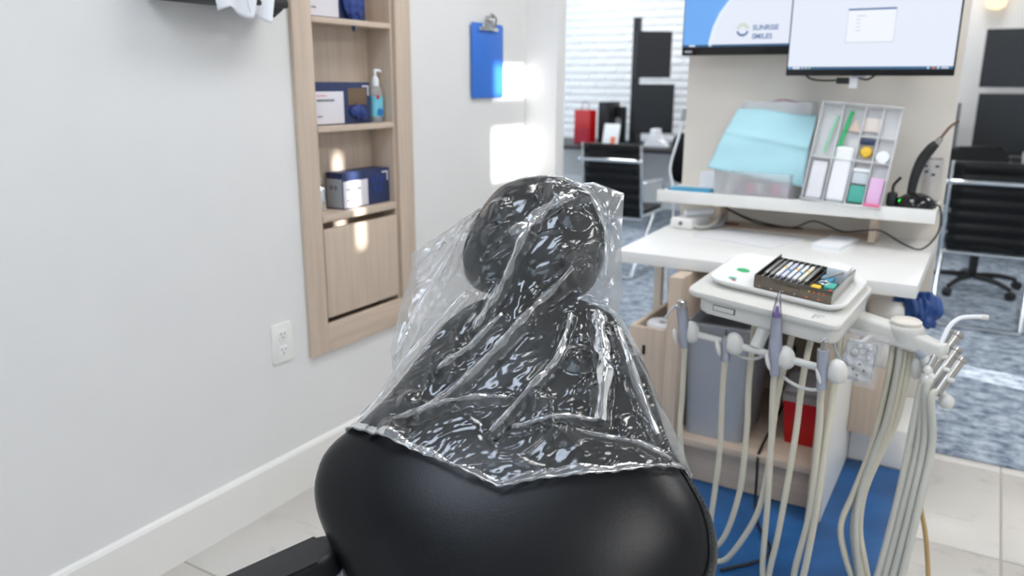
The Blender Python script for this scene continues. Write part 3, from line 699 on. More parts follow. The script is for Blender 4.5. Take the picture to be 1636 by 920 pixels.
# items inside the cabinet
gb = thing('grey_waste_bin', 'tall grey waste bin with plastic liner inside oak cabinet', 'bin', (-.69, 2.62, .1755))
Mb = Matrix.Translation((-.69, 2.62, .1755))
def taper(name, w0, d0, w1, d1, h, r, m, parent, loc, open_=True, th=.004):
    o0 = rrect(-w0, w0, -d0, d0, r, 6); o1 = rrect(-w1, w1, -d1, d1, r*1.1, 6); n = len(o0); lx = Vector(loc)
    v = [Vector((x, y, 0))+lx for x, y in o0] + [Vector((x, y, h))+lx for x, y in o1]
    f = [(i, (i+1) % n, n+(i+1) % n, n+i) for i in range(n)] + [tuple(range(n-1, -1, -1))]
    if open_:
        k1 = (w1-th)/w1; v += [Vector((x*k1, y*k1, h))+lx for x, y in o1] + [Vector((x*(w0-th)/w0, y*(w0-th)/w0, .01))+lx for x, y in o0]
        f += [(n+i, n+(i+1) % n, 2*n+(i+1) % n, 2*n+i) for i in range(n)] + [(2*n+i, 2*n+(i+1) % n, 3*n+(i+1) % n, 3*n+i) for i in range(n)] + [tuple(3*n+i for i in range(n))]
    else: f += [tuple(n+i for i in range(n))]
    return obj(name, raw(v, f, True, 40), m, parent)
taper('bin_body', .10, .13, .112, .15, .40, .03, M_grey, gb, (-.69, 2.62, .1755))
taper('liner_skirt', .1125, .1505, .1145, .1525, .05, .033, M_clearp, gb, (-.69, 2.62, .535), True, .001)
sh = thing('sharps_container', 'red sharps container with clear hinged lid inside oak cabinet', 'container', (-.425, 2.68, .1755))
taper('tub', .048, .06, .062, .075, .155, .008, M_red, sh, (-.424, 2.65, .1755))
taper('lid', .0645, .078, .063, .076, .022, .008, M_clear, sh, (-.424, 2.65, .329), False)
sheet('lid_flap', lambda u, v: (-.487+.125*u, 2.60+.11*v, .355+.045*v), 4, 4, M_clear, sh, th=.002)
box('red_tray', (-.46, -.38, 2.66, 2.70, .3515, .375), M_redd, sh, bev=.004)
cblk = tag(tube('power_cable', [(-.53, 2.95, .4), (-.50, 2.75, .30), (-.52, 2.50, .19), (-.52, 2.445, .17), (-.515, 2.43, .10), (-.51, 2.42, .012), (-.47, 2.30, .010), (-.40, 2.15, .010), (-.50, 2.0, .010)], .0045, M_cable), 'thin black power cable trailing from cabinet onto blue floor film', 'cable')
ms = tag(box('floor_film', (-1.0, -.118, 1.2, 2.945, .0005, .0025), M_mat, bev=0), 'blue protective film sheet on the tiled floor', 'floor film')

# ------------------------------------------------------------------ hutch shelf and its contents
hs = thing('hutch_shelf', 'white raised shelf above the worktop in front of divider', 'shelf', (-.63, 3.19, .78))
box('deck', (-1.135, -.131, 3.05, 3.329, .912, .926), M_white, hs)
box('front_lip', (-1.135, -.131, 3.035, 3.052, .887, .934), M_white, hs)
box('end_lip', (-.145, -.131, 3.052, 3.329, .887, .932), M_cream, hs, bev=.001)
box('post', (-.935, -.908, 3.16, 3.28, .7865, .912), M_woodz, hs)
box('post', (-.345, -.322, 3.12, 3.28, .7865, .912), M_woodz, hs)
def opentray(name, lb, cat, mx, w, d, h, divs=(), group=None, m=M_clear, th=.003):
    t = thing(name, lb, cat, tuple(mx.translation), group=group)
    for nm, q in (('base', (0, w, 0, d, 0, th)), ('wall', (0, th, 0, d, th, h)), ('wall', (w-th, w, 0, d, th, h)), ('wall', (th, w-th, 0, th, th, h)), ('wall', (th, w-th, d-th, d, th, h))):
        box(nm, q, m, t, bev=0, mx=mx)
    for q in divs: box('partition', q, m, t, bev=0, mx=mx)
    return t
HZ = .9265
# left bin with sheet over an upright box
b1m = Matrix.Translation((-.925, 3.10, HZ)) @ Matrix.Rotation(R(-8), 4, 'Z')
b1 = opentray('clear_bin', 'clear plastic bin of pink pieces beneath the light blue drape', 'bin', b1m, .30, .12, .095, [(.10, .103, .003, .117, .003, .08), (.20, .203, .003, .117, .003, .08)])
for q, (x, y, m_) in enumerate(((.13, .05, M_pink), (.165, .06, M_paper), (.23, .05, M_pink), (.265, .06, M_lilac), (.05, .05, M_paper), (.07, .085, M_lilac))):
    tag(obj('capsule', lathem([(.0, 0), (.016, .002), (.018, .012), (.018, .038), (.012, .05), (0, .052)], 14, b1m @ Matrix.Translation((x, y, .0035))), m_), ('small %s capsule in the clear bin, number %s from the left' % ({M_pink: 'pink', M_paper: 'white', M_lilac: 'lilac'}[m_], ['third', 'fourth', 'fifth', 'sixth', 'first', 'second'][q])), 'capsule', 'capsules in the clear bin')
ub = opentray('upright_case', 'clear upright case standing behind the light blue drape', 'case', Matrix.Translation((-.875, 3.235, HZ)) @ Matrix.Rotation(R(-3), 4, 'Z'), .27, .075, .355)
tag(tube('looped_tube', [(-.80, 3.26, 1.0), (-.80, 3.27, 1.2), (-.77, 3.28, 1.275), (-.70, 3.28, 1.285), (-.645, 3.28, 1.25), (-.635, 3.275, 1.1), (-.635, 3.26, 1.0)], .004, mat('mauve_tube', (170, 130, 150), .4)), 'thin mauve tube looped inside the clear upright case', 'tube')
def drape(u, v):
    x = -.882+.302*u; z = 1.252
    if v < .22: q = v/.22; y = 3.31-.11*q; zz = z+.0+.004*math.sin(u*6)
    else:
        q = (v-.22)/.78; y = 3.20-.105*q-.02*math.sin(q*3.1); zz = z-.006-.225*q-.035*(u-.2)*q
        x += -.065*q*(1-u)-.006*q
    zz += -.018*u; y += .004*math.sin(u*9+v*4)+.003*math.sin(v*17+u*3)
    return (x, y-.014*math.exp(-abs(v-.5-.05*u)/.03), zz)
dr = sheet('drape_sheet', drape, 30, 40, M_cyan, th=.001)
tag(dr, 'light blue paper drape folded over the clear upright case', 'drape')
tag(sheet('glossy_tag', lambda u, v: (-.575+.02*u*(1-v*.5), 3.27-.01*u, 1.15+.1*v+.02*u), 4, 6, M_pink, th=.001), 'pink tag poking out beside the light blue drape', 'tag')
wbx = tag(box('carton', (-1.03, -.94, 3.25, 3.31, HZ, HZ+.065), M_paper), 'small white carton at left end of raised shelf', 'carton')
cyc = tag(box('cyan_card', (-1.115, -.94, 3.10, 3.19, HZ, HZ+.008), M_cyand, mx=Matrix.Translation((0, 0, 0))), 'flat blue card lying at left end of raised shelf', 'card')
# right organizer, tilted back
om = Matrix.Translation((-.578, 3.07, HZ+.002)) @ Matrix.Rotation(R(4), 4, 'Y') @ Matrix.Rotation(R(72), 4, 'X')
org = opentray('organizer', 'clear divided organizer leaning on raised shelf, full of supplies', 'organizer', om, .272, .365, .055,
    [(.075, .078, .003, .36, .003, .05), (.15, .153, .003, .36, .003, .05), (.21, .213, .003, .36, .003, .05), (.003, .268, .16, .163, .003, .05), (.15, .268, .25, .253, .003, .045)], m=film('organizer_plastic', (250, 251, 253), .42, .15, .05, 10, .15, .4))
def inorg(name, lb, cat, x, y, z, me, m_):
    me.transform(om @ Matrix.Translation((x, y, z))); return tag(obj(name, me, m_), lb, cat)
inorg('white_tube', 'tall white tube in the leaning clear organizer', 'tube', .113, .10, .026, boxm(-.032, .032, -.09, .11, -.018, .018, .014, 4), M_paper)
inorg('white_sachet', 'pale sachet at lower left of the leaning organizer', 'sachet', .038, .08, .024, boxm(-.028, .028, -.07, .07, -.012, .012, .008, 3), mat('frosted_white', (226, 226, 232), .5))
inorg('green_stick', 'green plastic stick in the leaning organizer, the thick one', 'stick', .095, .255, .034, tubem([(-.008, -.085, 0), (0, 0, 0), (.012, .085, 0)], .0075), M_green)
inorg('green_stick', 'thin pale green stick left of the thick green one', 'stick', .05, .25, .03, tubem([(-.01, -.07, 0), (0, 0, 0), (.012, .07, 0)], .005), mat('pale_green', (150, 215, 180), .4))
inorg('teal_cup', 'teal block at the bottom of the leaning organizer', 'block', .182, .045, .024, boxm(-.026, .026, -.03, .03, -.016, .016, .005), M_teal)
inorg('white_lid_jar', 'clear jar with white lid above the teal block', 'jar', .182, .11, .026, boxm(-.026, .026, -.028, .012, -.014, .014, .004), mat('jar_grey', (196, 204, 212), .3))
inorg('jar_lid', 'flat white lid bar across the organizer jar', 'lid', .182, .130, .026, boxm(-.028, .028, -.006, .008, -.015, .015, .004), M_paper)
inorg('pink_block', 'pale pink block at lower right of the organizer', 'block', .24, .06, .024, boxm(-.024, .024, -.05, .05, -.016, .016, .005), M_lilac)
inorg('pink_strip', 'bright pink strip along the organizer foot', 'strip', .24, .010, .046, boxm(-.028, .028, -.006, .006, -.004, .004, .002), M_pink)
inorg('yellow_pod', 'yellow rounded pod in the leaning organizer', 'pod', .182, .20, .026, lathem([(0, -.012), (.02, -.01), (.022, 0), (.018, .01), (0, .012)], 18), M_yellow)
inorg('navy_band', 'dark blue band near the organizer top', 'band', .18, .236, .03, boxm(-.024, .024, -.008, .008, -.01, .01, .003), M_navy)
inorg('white_jar', 'white round jar at right of the organizer', 'jar', .24, .185, .026, lathem([(0, -.02), (.022, -.018), (.024, 0), (.022, .018), (0, .02)], 20), M_paper)
inorg('cream_card', 'cream card at the organizer top', 'card', .18, .30, .02, boxm(-.028, .028, -.025, .025, -.004, .004, .001), mat('cream_card', (232, 222, 214), .6))
inorg('cream_wedge', 'pinkish triangular wedge near the green stick', 'wedge', .125, .29, .02, prismm([(-.022, -.02), (.022, -.02), (0, .028)], -.004, .004), mat('peach_card', (232, 208, 196), .6))
# curing light on its base
cg = thing('curing_light', 'black handheld curing light standing in round charger base', 'curing light', (-.205, 3.12, HZ))
lathe('charger_base', [(.066, 0), (.068, .008), (.060, .03), (.04, .045), (.018, .052), (0, .053)], M_blackg, cg, (-.205, 3.12, HZ), 32)
tube('handle', [(-.225, 3.14, HZ+.04), (-.220, 3.145, 1.03), (-.205, 3.15, 1.09), (-.180, 3.15, 1.135), (-.165, 3.15, 1.152)], [.014, .016, .018, .017, .012], M_blackp, cg, n=16)
tube('collar', [(-.168, 3.15, 1.148), (-.155, 3.15, 1.170)], .010, M_steel, cg, n=14, sm=2)
tube('light_guide', [(-.157, 3.15, 1.168), (-.135, 3.15, 1.205), (-.118, 3.148, 1.222), (-.108, 3.14, 1.228)], [.005, .0045, .004], mat('amber_guide', (120, 90, 75), .25), cg)
lathe('status_led', [(.0, 0), (.006, 0), (.005, .003), (0, .004)], M_led, cg, (-.252, 3.085, HZ+.026), 12, (-.4, -1, .3))
ad_ = thing('adapter', 'small black power adapter beside the curing light', 'adapter', (-.285, 3.13, HZ))
box('block', (-.30, -.265, 3.10, 3.15, HZ, HZ+.05), M_blackp, ad_, bev=.012)
tube('plug_lead', [(-.283, 3.14, HZ+.045), (-.285, 3.16, HZ+.07), (-.265, 3.16, HZ+.10)], .005, M_blackp, ad_)
pg = thing('printed_bag', 'small clear bag with dark blue marks leaning on divider', 'bag', (-.15, 3.28, HZ))
sheet('pouch', lambda u, v: (-.205+.06*u, 3.29+.03*v-.012*math.sin(u*3.14), HZ+.002+.16*v), 10, 10, M_clearp, pg, th=.001)
for q, (dy, dz) in enumerate(((.012, .11), (.045, .13), (.035, .10), (.008, .13))):
    box('blue_mark', (-.205+dy-.006, -.205+dy+.006, 3.283, 3.285, HZ+dz, HZ+dz+.008), M_navy, pg, bev=.001)
tag(tube('shelf_cable', [(-.905, 3.22, .855), (-.793, 3.20, .821), (-.64, 3.2, .800), (-.553, 3.2, .835), (-.448, 3.2, .805), (-.362, 3.10, .832), (-.304, 3.10, .837), (-.22, 3.08, .80), (-.161, 3.05, .795), (-.118, 3.04, .86), (-.122, 3.05, .94), (-.15, 3.08, .95)], .003, M_cable), 'thin black cable looping under the raised white shelf', 'cable')
tag(tube('shelf_cable', [(-.905, 3.25, .845), (-.78, 3.24, .80), (-.68, 3.24, .793), (-.60, 3.25, .793)], .003, M_cable), 'short black cable lying at back of the worktop', 'cable')
wcd = thing('hanging_charger', 'white charging lead with plug hanging beside the divider edge', 'charger', (-1.15, 3.30, .79))
tube('cord', [(-1.143, 3.31, 1.20), (-1.150, 3.30, 1.13), (-1.18, 3.30, 1.0), (-1.165, 3.30, .92), (-1.15, 3.29, .79), (-1.15, 3.25, .55), (-1.10, 3.2, .30)], .006, M_paper, wcd)
tube('plug', [(-1.141, 3.31, 1.195), (-1.137, 3.31, 1.245)], .010, M_grey, wcd, sm=2)

# ------------------------------------------------------------------ monitors
XZ = lambda x, y, z: Matrix.Translation((x, y, z)) @ Matrix(((1, 0, 0, 0), (0, 0, -1, 0), (0, 1, 0, 0), (0, 0, 0, 1)))
def monitor(lb, x0, x1, z0, z1, y, rz):
    cx = (x0+x1)/2; t = thing('monitor', lb, 'monitor', (cx, y, z0), R(rz), 'monitors on the divider')
    w_ = (x1-x0)/2; h = z1-z0
    box('housing', (-w_, w_, .004, .03, 0, h), M_blackp, t, bev=.004, local=True)
    box('bezel', (-w_, w_, 0, .0045, 0, h), M_blackg, t, bev=.002, local=True)
    return t, w_, h
m1, w1, h1 = monitor('left monitor showing a pale blue welcome screen with smile logo', -1.128, -.588, 1.458, 1.778, 3.215, 0)
s1 = box('screen', (-w1+.004, w1-.004, -.001, 0, .032, h1-.006), M_scr1, m1, bev=0, local=True)
arc = [(-w1+.004, .0325), (-w1+.105, .0325), (-w1+.110, .06), (-w1+.122, .11), (-w1+.145, .16), (-w1+.19, .22), (-w1+.26, .28), (-w1+.31, h1-.006), (-w1+.004, h1-.006)]
prism('blue_field', arc, 0, .0006, M_scr2, s1, XZ(0, -.001, 0), bev=0)
arc2 = [(a+.004, b) for a, b in arc[1:8]] + [(a+.016, b) for a, b in arc[7:0:-1]]
prism('white_arc', arc2, 0, .0008, M_scr3, s1, XZ(0, -.001, 0), bev=0)
bxm = -w1+.105+.15
lx, lz_ = -.886-(-.858), .0
cx1 = -.858
def L1(x, z): return x-cx1, z-1.458
ang = [math.pi*(1.08+.84*i/14) for i in range(15)]
ux, uz = L1(-.888, 1.550)
prism('smile_mark', [(ux+.024*math.cos(a), uz+.024*math.sin(a)) for a in ang]+[(ux+.018*math.cos(a), uz+.003+.018*math.sin(a)) for a in ang[::-1]], 0, .0008, M_scrI, s1, XZ(0, -.0015, 0), bev=0)
for k in range(7):
    a = math.pi*(.1+.8*k/6); c, s_ = math.cos(a), math.sin(a)
    prism('sun_ray', [(ux+.012*c-.0015*s_, uz+.002+.012*s_+.0015*c), (ux+.012*c+.0015*s_, uz+.002+.012*s_-.0015*c), (ux+.025*c+.002*s_, uz+.002+.025*s_-.002*c), (ux+.025*c-.002*s_, uz+.002+.025*s_+.002*c)], 0, .0008, M_scrS, s1, XZ(0, -.0015, 0), bev=0)
tx, tz = L1(-.850, 1.549); text('logo_text', 'SUNRISE', .026, XZ(tx, -.0018, tz), M_scrI, s1, bold=.0006)
tx, tz = L1(-.850, 1.517); text('logo_text', 'SMILES', .026, XZ(tx, -.0018, tz), M_scrI, s1, bold=.0006)
box('task_bar', (-w1+.004, w1-.004, -.0018, -.001, .032, .040), M_scrT, s1, bev=0, local=True)
box('start_icon', (-w1+.03, -w1+.055, -.0024, -.0018, .033, .039), M_scr1, s1, bev=0, local=True)
box('maker_mark', (-w1+.012, -w1+.042, -.0012, 0, .010, .018), M_grey, m1, bev=0, local=True)
tube('arm', [(0, .03, .2), (0, .10, .2), (0, .113, .2)], .022, M_blackp, m1, sm=2, local=True)
m2, w2, h2 = monitor('right monitor showing an almost blank white desktop', -.682, -.140, 1.378, 1.700, 3.085, 0)
s2 = box('screen', (-w2+.005, w2-.005, -.001, 0, .022, h2-.005), M_scr1, m2, bev=0, local=True)
cx2 = -.411
def L2(x, z): return x-cx2, z-1.378
x0, z0 = L2(-.488, 1.492); x1, z1 = L2(-.337, 1.602)
box('dialog_shadow', (x0-.002, x1+.002, -.0014, -.001, z0-.003, z1+.001), M_scrG, s2, bev=0, local=True)
box('dialog_window', (x0, x1, -.0018, -.0014, z0, z1), mat('screen_dialog', (240, 244, 252), .5, var=0, emit=.95), s2, bev=0, local=True)
box('title_bar', (x0, x1, -.0022, -.0018, z1-.006, z1), M_scrI, s2, bev=0, local=True)
for k in range(5): box('tree_item', (x0+.028, x0+.028+(.03 if k == 0 else .014), -.0022, -.0018, z1-.026-.012*k, z1-.023-.012*k), M_scrG, s2, bev=0, local=True)
box('task_bar', (-w2+.005, w2-.005, -.0018, -.001, .022, .031), M_scrT, s2, bev=0, local=True)
for k, (dx, wd, m_) in enumerate(((.008, .008, M_scr2), (.022, .026, M_scr1), (.054, .006, M_scrG), (.066, .006, M_scrG), (.078, .006, M_scrS), (.46, .006, M_scr1), (.475, .009, M_scrO), (.49, .006, M_scr1), (.502, .022, M_scrG))):
    box('task_icon', (-w2+dx, -w2+dx+wd, -.0024, -.0018, .0235, .0295), m_, s2, bev=0, local=True)
tube('arm', [(0.05, .03, .16), (0.05, .12, .16), (0.05, .243, .16)], .022, M_blackp, m2, sm=2, local=True)
box('joystick_tab', (-.045, 0, .004, .014, -.006, 0), M_grey, m2, bev=.001, local=True)
vc = thing('video_lead', 'black lead and white connector below the right monitor', 'lead', (-.45, 3.1, 1.35))
tube('lead', [(-.62, 3.12, 1.382), (-.60, 3.12, 1.368), (-.56, 3.12, 1.362), (-.50, 3.12, 1.363)], .0035, M_cable, vc)
box('black_connector', (-.510, -.468, 3.11, 3.13, 1.350, 1.372), M_blackp, vc)
box('white_connector', (-.466, -.440, 3.108, 3.132, 1.336, 1.374), M_paper, vc)
tube('lead', [(-.44, 3.12, 1.372), (-.41, 3.12, 1.366), (-.385, 3.12, 1.380)], .0035, M_cable, vc)

# ------------------------------------------------------------------ things on the worktop
ZW = .7802
sv = thing('scaler_unit', 'small white device with coiled grey cords at left of worktop', 'device', (-1.02, 3.12, ZW))
prism('body', [(-1.075, 3.045), (-.985, 3.035), (-.955, 3.17), (-1.06, 3.18)], ZW, ZW+.045, M_white, sv, bev=.012, seg=3)
tube('handpiece', [(-1.03, 3.09, ZW+.058), (-.96, 3.16, ZW+.062), (-.93, 3.19, ZW+.064)], [.014, .015, .013], M_paper, sv, n=14)
tube('cord', [(-.985, 3.06, ZW+.015), (-.94, 3.07, ZW+.012), (-.91, 3.12, ZW+.03), (-.915, 3.18, ZW+.05)], .007, M_hoseg, sv)
tube('cord', [(-.985, 3.09, ZW+.015), (-.93, 3.11, ZW+.010), (-.895, 3.15, ZW+.02), (-.90, 3.20, ZW+.05)], .007, M_grey, sv)
lathe('knob', [(.008, 0), (.008, .006), (0, .007)], M_ink, sv, (-1.03, 3.040, ZW+.025), 14, (-.1, -1, 0))
rp_ = tag(tube('red_pen', [(-.905, 3.215, .7905), (-.845, 3.225, .7905)], .004, M_redd, sm=2), 'dark red pen on the wood ledge below raised shelf', 'pen')
tl_ = tag(prism('tray_lid', rrect(-.17, .17, -.115, .115, .01), 0, .006, mat('lid_white', (226, 226, 228), .4, var=.01), None, Matrix.Translation((-.755, 2.99, ZW)) @ Matrix.Rotation(R(-17), 4, 'Z'), bev=.002), 'flat white plastic lid lying on the worktop', 'lid')
wp = tag(prism('paper_stack', rrect(-.05, .05, -.115, .115, .004), 0, .014, M_paper, None, Matrix.Translation((-.445, 3.045, ZW)) @ Matrix.Rotation(R(-8), 4, 'Z'), bev=.002), 'small stack of white pads on the worktop behind cassette', 'pad')

# ------------------------------------------------------------------ delivery unit
HR = (Matrix.Rotation(R(-6), 3, 'Z') @ Matrix.Rotation(R(6), 3, 'X') @ Matrix.Rotation(R(4.5), 3, 'Y'))
HCn = Vector((-.428, 2.10, .815))
HM = Matrix.Translation(HCn) @ HR.to_4x4()
du = thing('delivery_unit', 'white dental delivery unit on swing arm with instrument hangers', 'delivery unit', tuple(HCn))
prism('head', [(x*1, y) for x, y in rrect(-.195, .195, -.165, .16, .025)], .0, .014, M_unit, du, HM, bev=.005, seg=3)
taper_o = rrect(-.165, .19, -.155, .15, .03)
prism('head_body', taper_o, -.042, .0, M_unit, du, HM, bev=.008, seg=3)
box('brand_plate', (-.12, -.06, -.1562, -.155, -.028, -.012), mat('plate_outline', (90, 90, 88), .5), du, bev=0, mx=HM)
box('brand_plate_face', (-.118, -.064, -.1568, -.156, -.026, -.014), M_unit, du, bev=0, mx=HM)
for q in ((.125, .150, -.125, -.121), (.125, .129, -.148, -.121), (.129, .142, -.137, -.134)): box('embossed_mark', (q[0], q[1], q[2], q[3], .0138, .0147), M_grey, du, bev=0, mx=HM)
# swing arm to the right, hanging below the head
def beam(name, pts, w, h, m_, parent, r=.012, sc_=None):
    P = [Vector(p) for p in pts]; v = []; f = []; o = rrect(-w/2, w/2, -h/2, h/2, r, 4); n = len(o)
    for i, p in enumerate(P):
        t = (P[min(i+1, len(P)-1)]-P[max(i-1, 0)]); t.z = 0; t.normalize(); sd_ = Vector((-t.y, t.x, 0))
        for a, b in o: v.append(p+(sd_*a+Vector((0, 0, b)))*(sc_[i] if sc_ else 1))
    for i in range(len(P)-1):
        for j in range(n): f.append((i*n+j, i*n+(j+1) % n, (i+1)*n+(j+1) % n, (i+1)*n+j))
    f += [tuple(range(n-1, -1, -1)), tuple((len(P)-1)*n+j for j in range(n))]
    return obj(name, raw(v, f, True, 45), m_, parent)
beam('swing_arm', [(-.36, 2.17, .750), (-.25, 2.18, .744), (-.12, 2.165, .724), (-.055, 2.16, .708), (-.045, 2.16, .706)], .066, .058, M_unit, du, sc_=[1, 1, .88, .72, .70])
lathe('arm_end', [(.0, -.0205), (.019, -.0198), (.023, -.013), (.023, .013), (.019, .0195), (0, .0205)], M_unit, du, (-.046, 2.16, .7065), 28)
lathe('arm_hub', [(.030, -.02), (.042, .018), (.044, .03), (.040, .036), (0, .036)], M_unit, du, (-.127, 2.17, .722), 32)
lathe('hub_cap', [(.035, .0), (.037, .003), (.037, .010), (.031, .015), (0, .016)], mat('cap_cream', (222, 216, 206), .35), du, (-.127, 2.17, .757), 32)
beam('rear_bracket', [(-.37, 2.17, .755), (-.40, 2.25, .75), (-.42, 2.56, .722)], .06, .03, M_unit, du)
# instrument bar and hangers
BAR = [Vector((-.652, 1.985, .703)), Vector((-.222, 1.899, .690))]
tube('hanger_bar', BAR, .0095, M_unit, du, sm=2, n=14)
tube('bar_stalk', [(-.425, 1.985, .785), (-.432, 1.97, .75), (-.444, 1.945, .702)], .017, M_unit, du, n=14)
def hanger(s, tilt=0):
    p = BAR[0].lerp(BAR[1], s); d = (BAR[1]-BAR[0]).normalized()
    bm = bmesh.new(); bmesh.ops.create_uvsphere(bm, u_segments=20, v_segments=12, radius=1)
    for v in bm.verts:
        k = v.co; v.co = p + d*(k.x*.025+.018) + Vector((.22, .97, 0))*(k.y*.022-.004) + Vector((0, 0, 1))*(k.z*.034*(1-.25*max(0, -k.z)))
    o = obj('hanger', finish(bm, True, 180), M_unit, du)
    # split cradle finger
    bm = bmesh.new(); bmesh.ops.create_uvsphere(bm, u_segments=14, v_segments=8, radius=1)
    for v in bm.verts: k = v.co; v.co = p + d*(k.x*.007-.020-.006*k.z) + Vector((0, -.024+k.y*.014, -.012+k.z*.020))
    obj('cradle_fin', finish(bm, True, 180), M_unit, du)
    return p
PS = [hanger(s) for s in (.026, .315, .625, .915)]
def hose(name, pts, parent, m_=M_hose, r=.0078): return tube(name, pts, r, m_, parent, n=10, sm=6)
i1 = thing('air_water_syringe', 'air-water syringe with bent silver nozzle, leftmost on hanger bar', 'syringe', (-.636, 1.96, .67), group='instruments on the hanger bar')
tube('sleeve', [(-.648, 1.962, .775), (-.640, 1.96, .72), (-.634, 1.96, .665)], [.015, .014, .010], M_sleeve, i1, n=14)
tube('grip', [(-.648, 1.962, .768), (-.640, 1.96, .72), (-.634, 1.96, .668)], .0085, mat('slate_grip', (176, 184, 202), .25, .6), i1, n=12)
lathe('head', [(.012, -.012), (.014, 0), (.013, .016), (.007, .02), (0, .02)], M_steel, i1, (-.648, 1.962, .775), 18)
tube('nozzle', [(-.655, 1.958, .780), (-.668, 1.952, .772), (-.688, 1.945, .742)], [.004, .0035, .003], M_chrome, i1)
hose('hose', [(-.634, 1.965, .665), (-.640, 1.985, .60), (-.644, 2.0, .50), (-.644, 2.005, .393), (-.614, 2.0, .20), (-.562, 1.995, .09), (-.52, 1.99, .085), (-.487, 1.985, .148), (-.461, 1.985, .289), (-.459, 1.99, .455), (-.466, 2.0, .595), (-.468, 2.02, .775)], i1)
i2 = thing('slow_handpiece', 'short handpiece with thin steel bur, second on hanger bar', 'handpiece', (-.52, 1.94, .66), group='instruments on the hanger bar')
tube('bur', [(-.521, 1.944, .72), (-.521, 1.944, .738)], .0022, M_steeld, i2, sm=2)
tube('chuck', [(-.521, 1.944, .70), (-.521, 1.944, .722)], [.008, .005], M_steel, i2, sm=2, n=14)
tube('sleeve', [(-.521, 1.944, .712), (-.518, 1.944, .655)], .0115, M_sleeve, i2, n=14, sm=2)
tube('grip', [(-.521, 1.944, .703), (-.518, 1.944, .655)], .008, mat('slate_grip', (176, 184, 202), .25, .6), i2, n=12, sm=2)
hose('hose', [(-.518, 1.944, .66), (-.523, 1.96, .60), (-.524, 1.97, .50), (-.522, 1.975, .378), (-.534, 1.98, .16), (-.540, 1.985, .06), (-.505, 1.985, .045), (-.466, 1.978, .09), (-.407, 1.966, .236), (-.389, 1.965, .39), (-.387, 1.98, .565), (-.368, 2.03, .775)], i2)
i3 = thing('scaler_handpiece', 'tall handpiece with purple tip guard, third on hanger bar', 'handpiece', (-.388, 1.92, .65), group='instruments on the hanger bar')
tube('tip_sheath', [(-.392, 1.915, .868), (-.3935, 1.915, .845), (-.394, 1.915, .815), (-.3935, 1.915, .787)], [.0015, .006, .011, .012], M_clearp, i3, n=14)
tube('purple_guard', [(-.394, 1.915, .828), (-.394, 1.915, .808), (-.3935, 1.915, .789)], [.003, .0065, .009], M_purple, i3, n=14)
tube('sleeve', [(-.393, 1.915, .80), (-.390, 1.915, .72), (-.386, 1.917, .65)], [.013, .0165, .0115], M_sleeve, i3, n=14)
tube('grip', [(-.393, 1.915, .79), (-.390, 1.915, .72), (-.386, 1.917, .65)], [.009, .0115, .009], mat('lilac_grip', (186, 188, 214), .3), i3, n=12)
hose('hose', [(-.386, 1.917, .655), (-.390, 1.935, .60), (-.386, 1.95, .462), (-.38, 1.95, .284), (-.378, 1.952, .10), (-.366, 1.952, .03), (-.356, 1.952, .11), (-.344, 1.95, .226), (-.328, 1.948, .481), (-.326, 1.96, .651), (-.322, 2.03, .77)], i3)
i4 = thing('fast_handpiece', 'blunt silver handpiece with open top, rightmost on hanger bar', 'handpiece', (-.274, 1.89, .65), group='instruments on the hanger bar')
tube('coupler', [(-.275, 1.889, .735), (-.2755, 1.889, .768)], [.0085, .007], M_steel, i4, n=14, sm=2)
lathe('coupler_ring', [(.0072, 0), (.009, .001), (.009, .005), (.0055, .006), (.004, .003)], M_chrome, i4, (-.2755, 1.889, .766), 16)
tube('sleeve', [(-.275, 1.889, .745), (-.271, 1.89, .648)], [.015, .012], M_sleeve, i4, n=14, sm=2)
tube('grip', [(-.275, 1.889, .738), (-.271, 1.89, .648)], [.011, .009], mat('slate_grip', (176, 184, 202), .25, .6), i4, n=12, sm=2)
hose('hose', [(-.271, 1.89, .652), (-.274, 1.92, .60), (-.272, 1.94, .497), (-.274, 1.946, .288), (-.295, 1.951, .11), (-.291, 1.951, .03), (-.274, 1.946, .085), (-.259, 1.943, .293), (-.255, 1.95, .502), (-.255, 1.97, .601), (-.26, 2.05, .765)], i4, r=.0085)
tube('bar_tube', [(-.52, 1.97, .69), (-.49, 1.965, .668), (-.45, 1.96, .668), (-.42, 1.955, .685)], .0045, M_unit, du)
tube('bar_tube', [(-.40, 1.955, .69), (-.375, 1.945, .645), (-.33, 1.93, .628), (-.285, 1.92, .632), (-.27, 1.91, .66)], .0045, M_unit, du)
tube('bar_tube', [(-.275, 2.0, .76), (-.268, 1.985, .735), (-.255, 1.975, .71), (-.240, 1.985, .695)], .003, M_grey, du)

# tray and cassette
TC = HM @ Vector((.006, .028, .0155))
tm = Matrix.Translation(TC) @ HR.to_4x4()
tr = thing('instrument_tray', 'white rimmed tray with green sticker marks on delivery unit', 'tray', tuple(TC))
o0 = rrect(-.150, .150, -.104, .104, .03, 6); o1 = rrect(-.168, .168, -.122, .122, .04, 6); o2 = rrect(-.176, .176, -.130, .130, .045, 6); n = len(o0)
v = [tm @ Vector((x, y, 0)) for x, y in rrect(-.160, .160, -.114, .114, .035, 6)] + [tm @ Vector((x, y, .014)) for x, y in o2] + [tm @ Vector((x, y, .020)) for x, y in o2] + [tm @ Vector((x, y, .019)) for x, y in o1] + [tm @ Vector((x, y, .006)) for x, y in o0]
f = [tuple(range(n-1, -1, -1))]
for k in range(4): f += [(k*n+i, k*n+(i+1) % n, (k+1)*n+(i+1) % n, (k+1)*n+i) for i in range(n)]
f.append(tuple(4*n+i for i in range(n)))
obj('tray_body', raw(v, f, True, 30), M_white, tr)
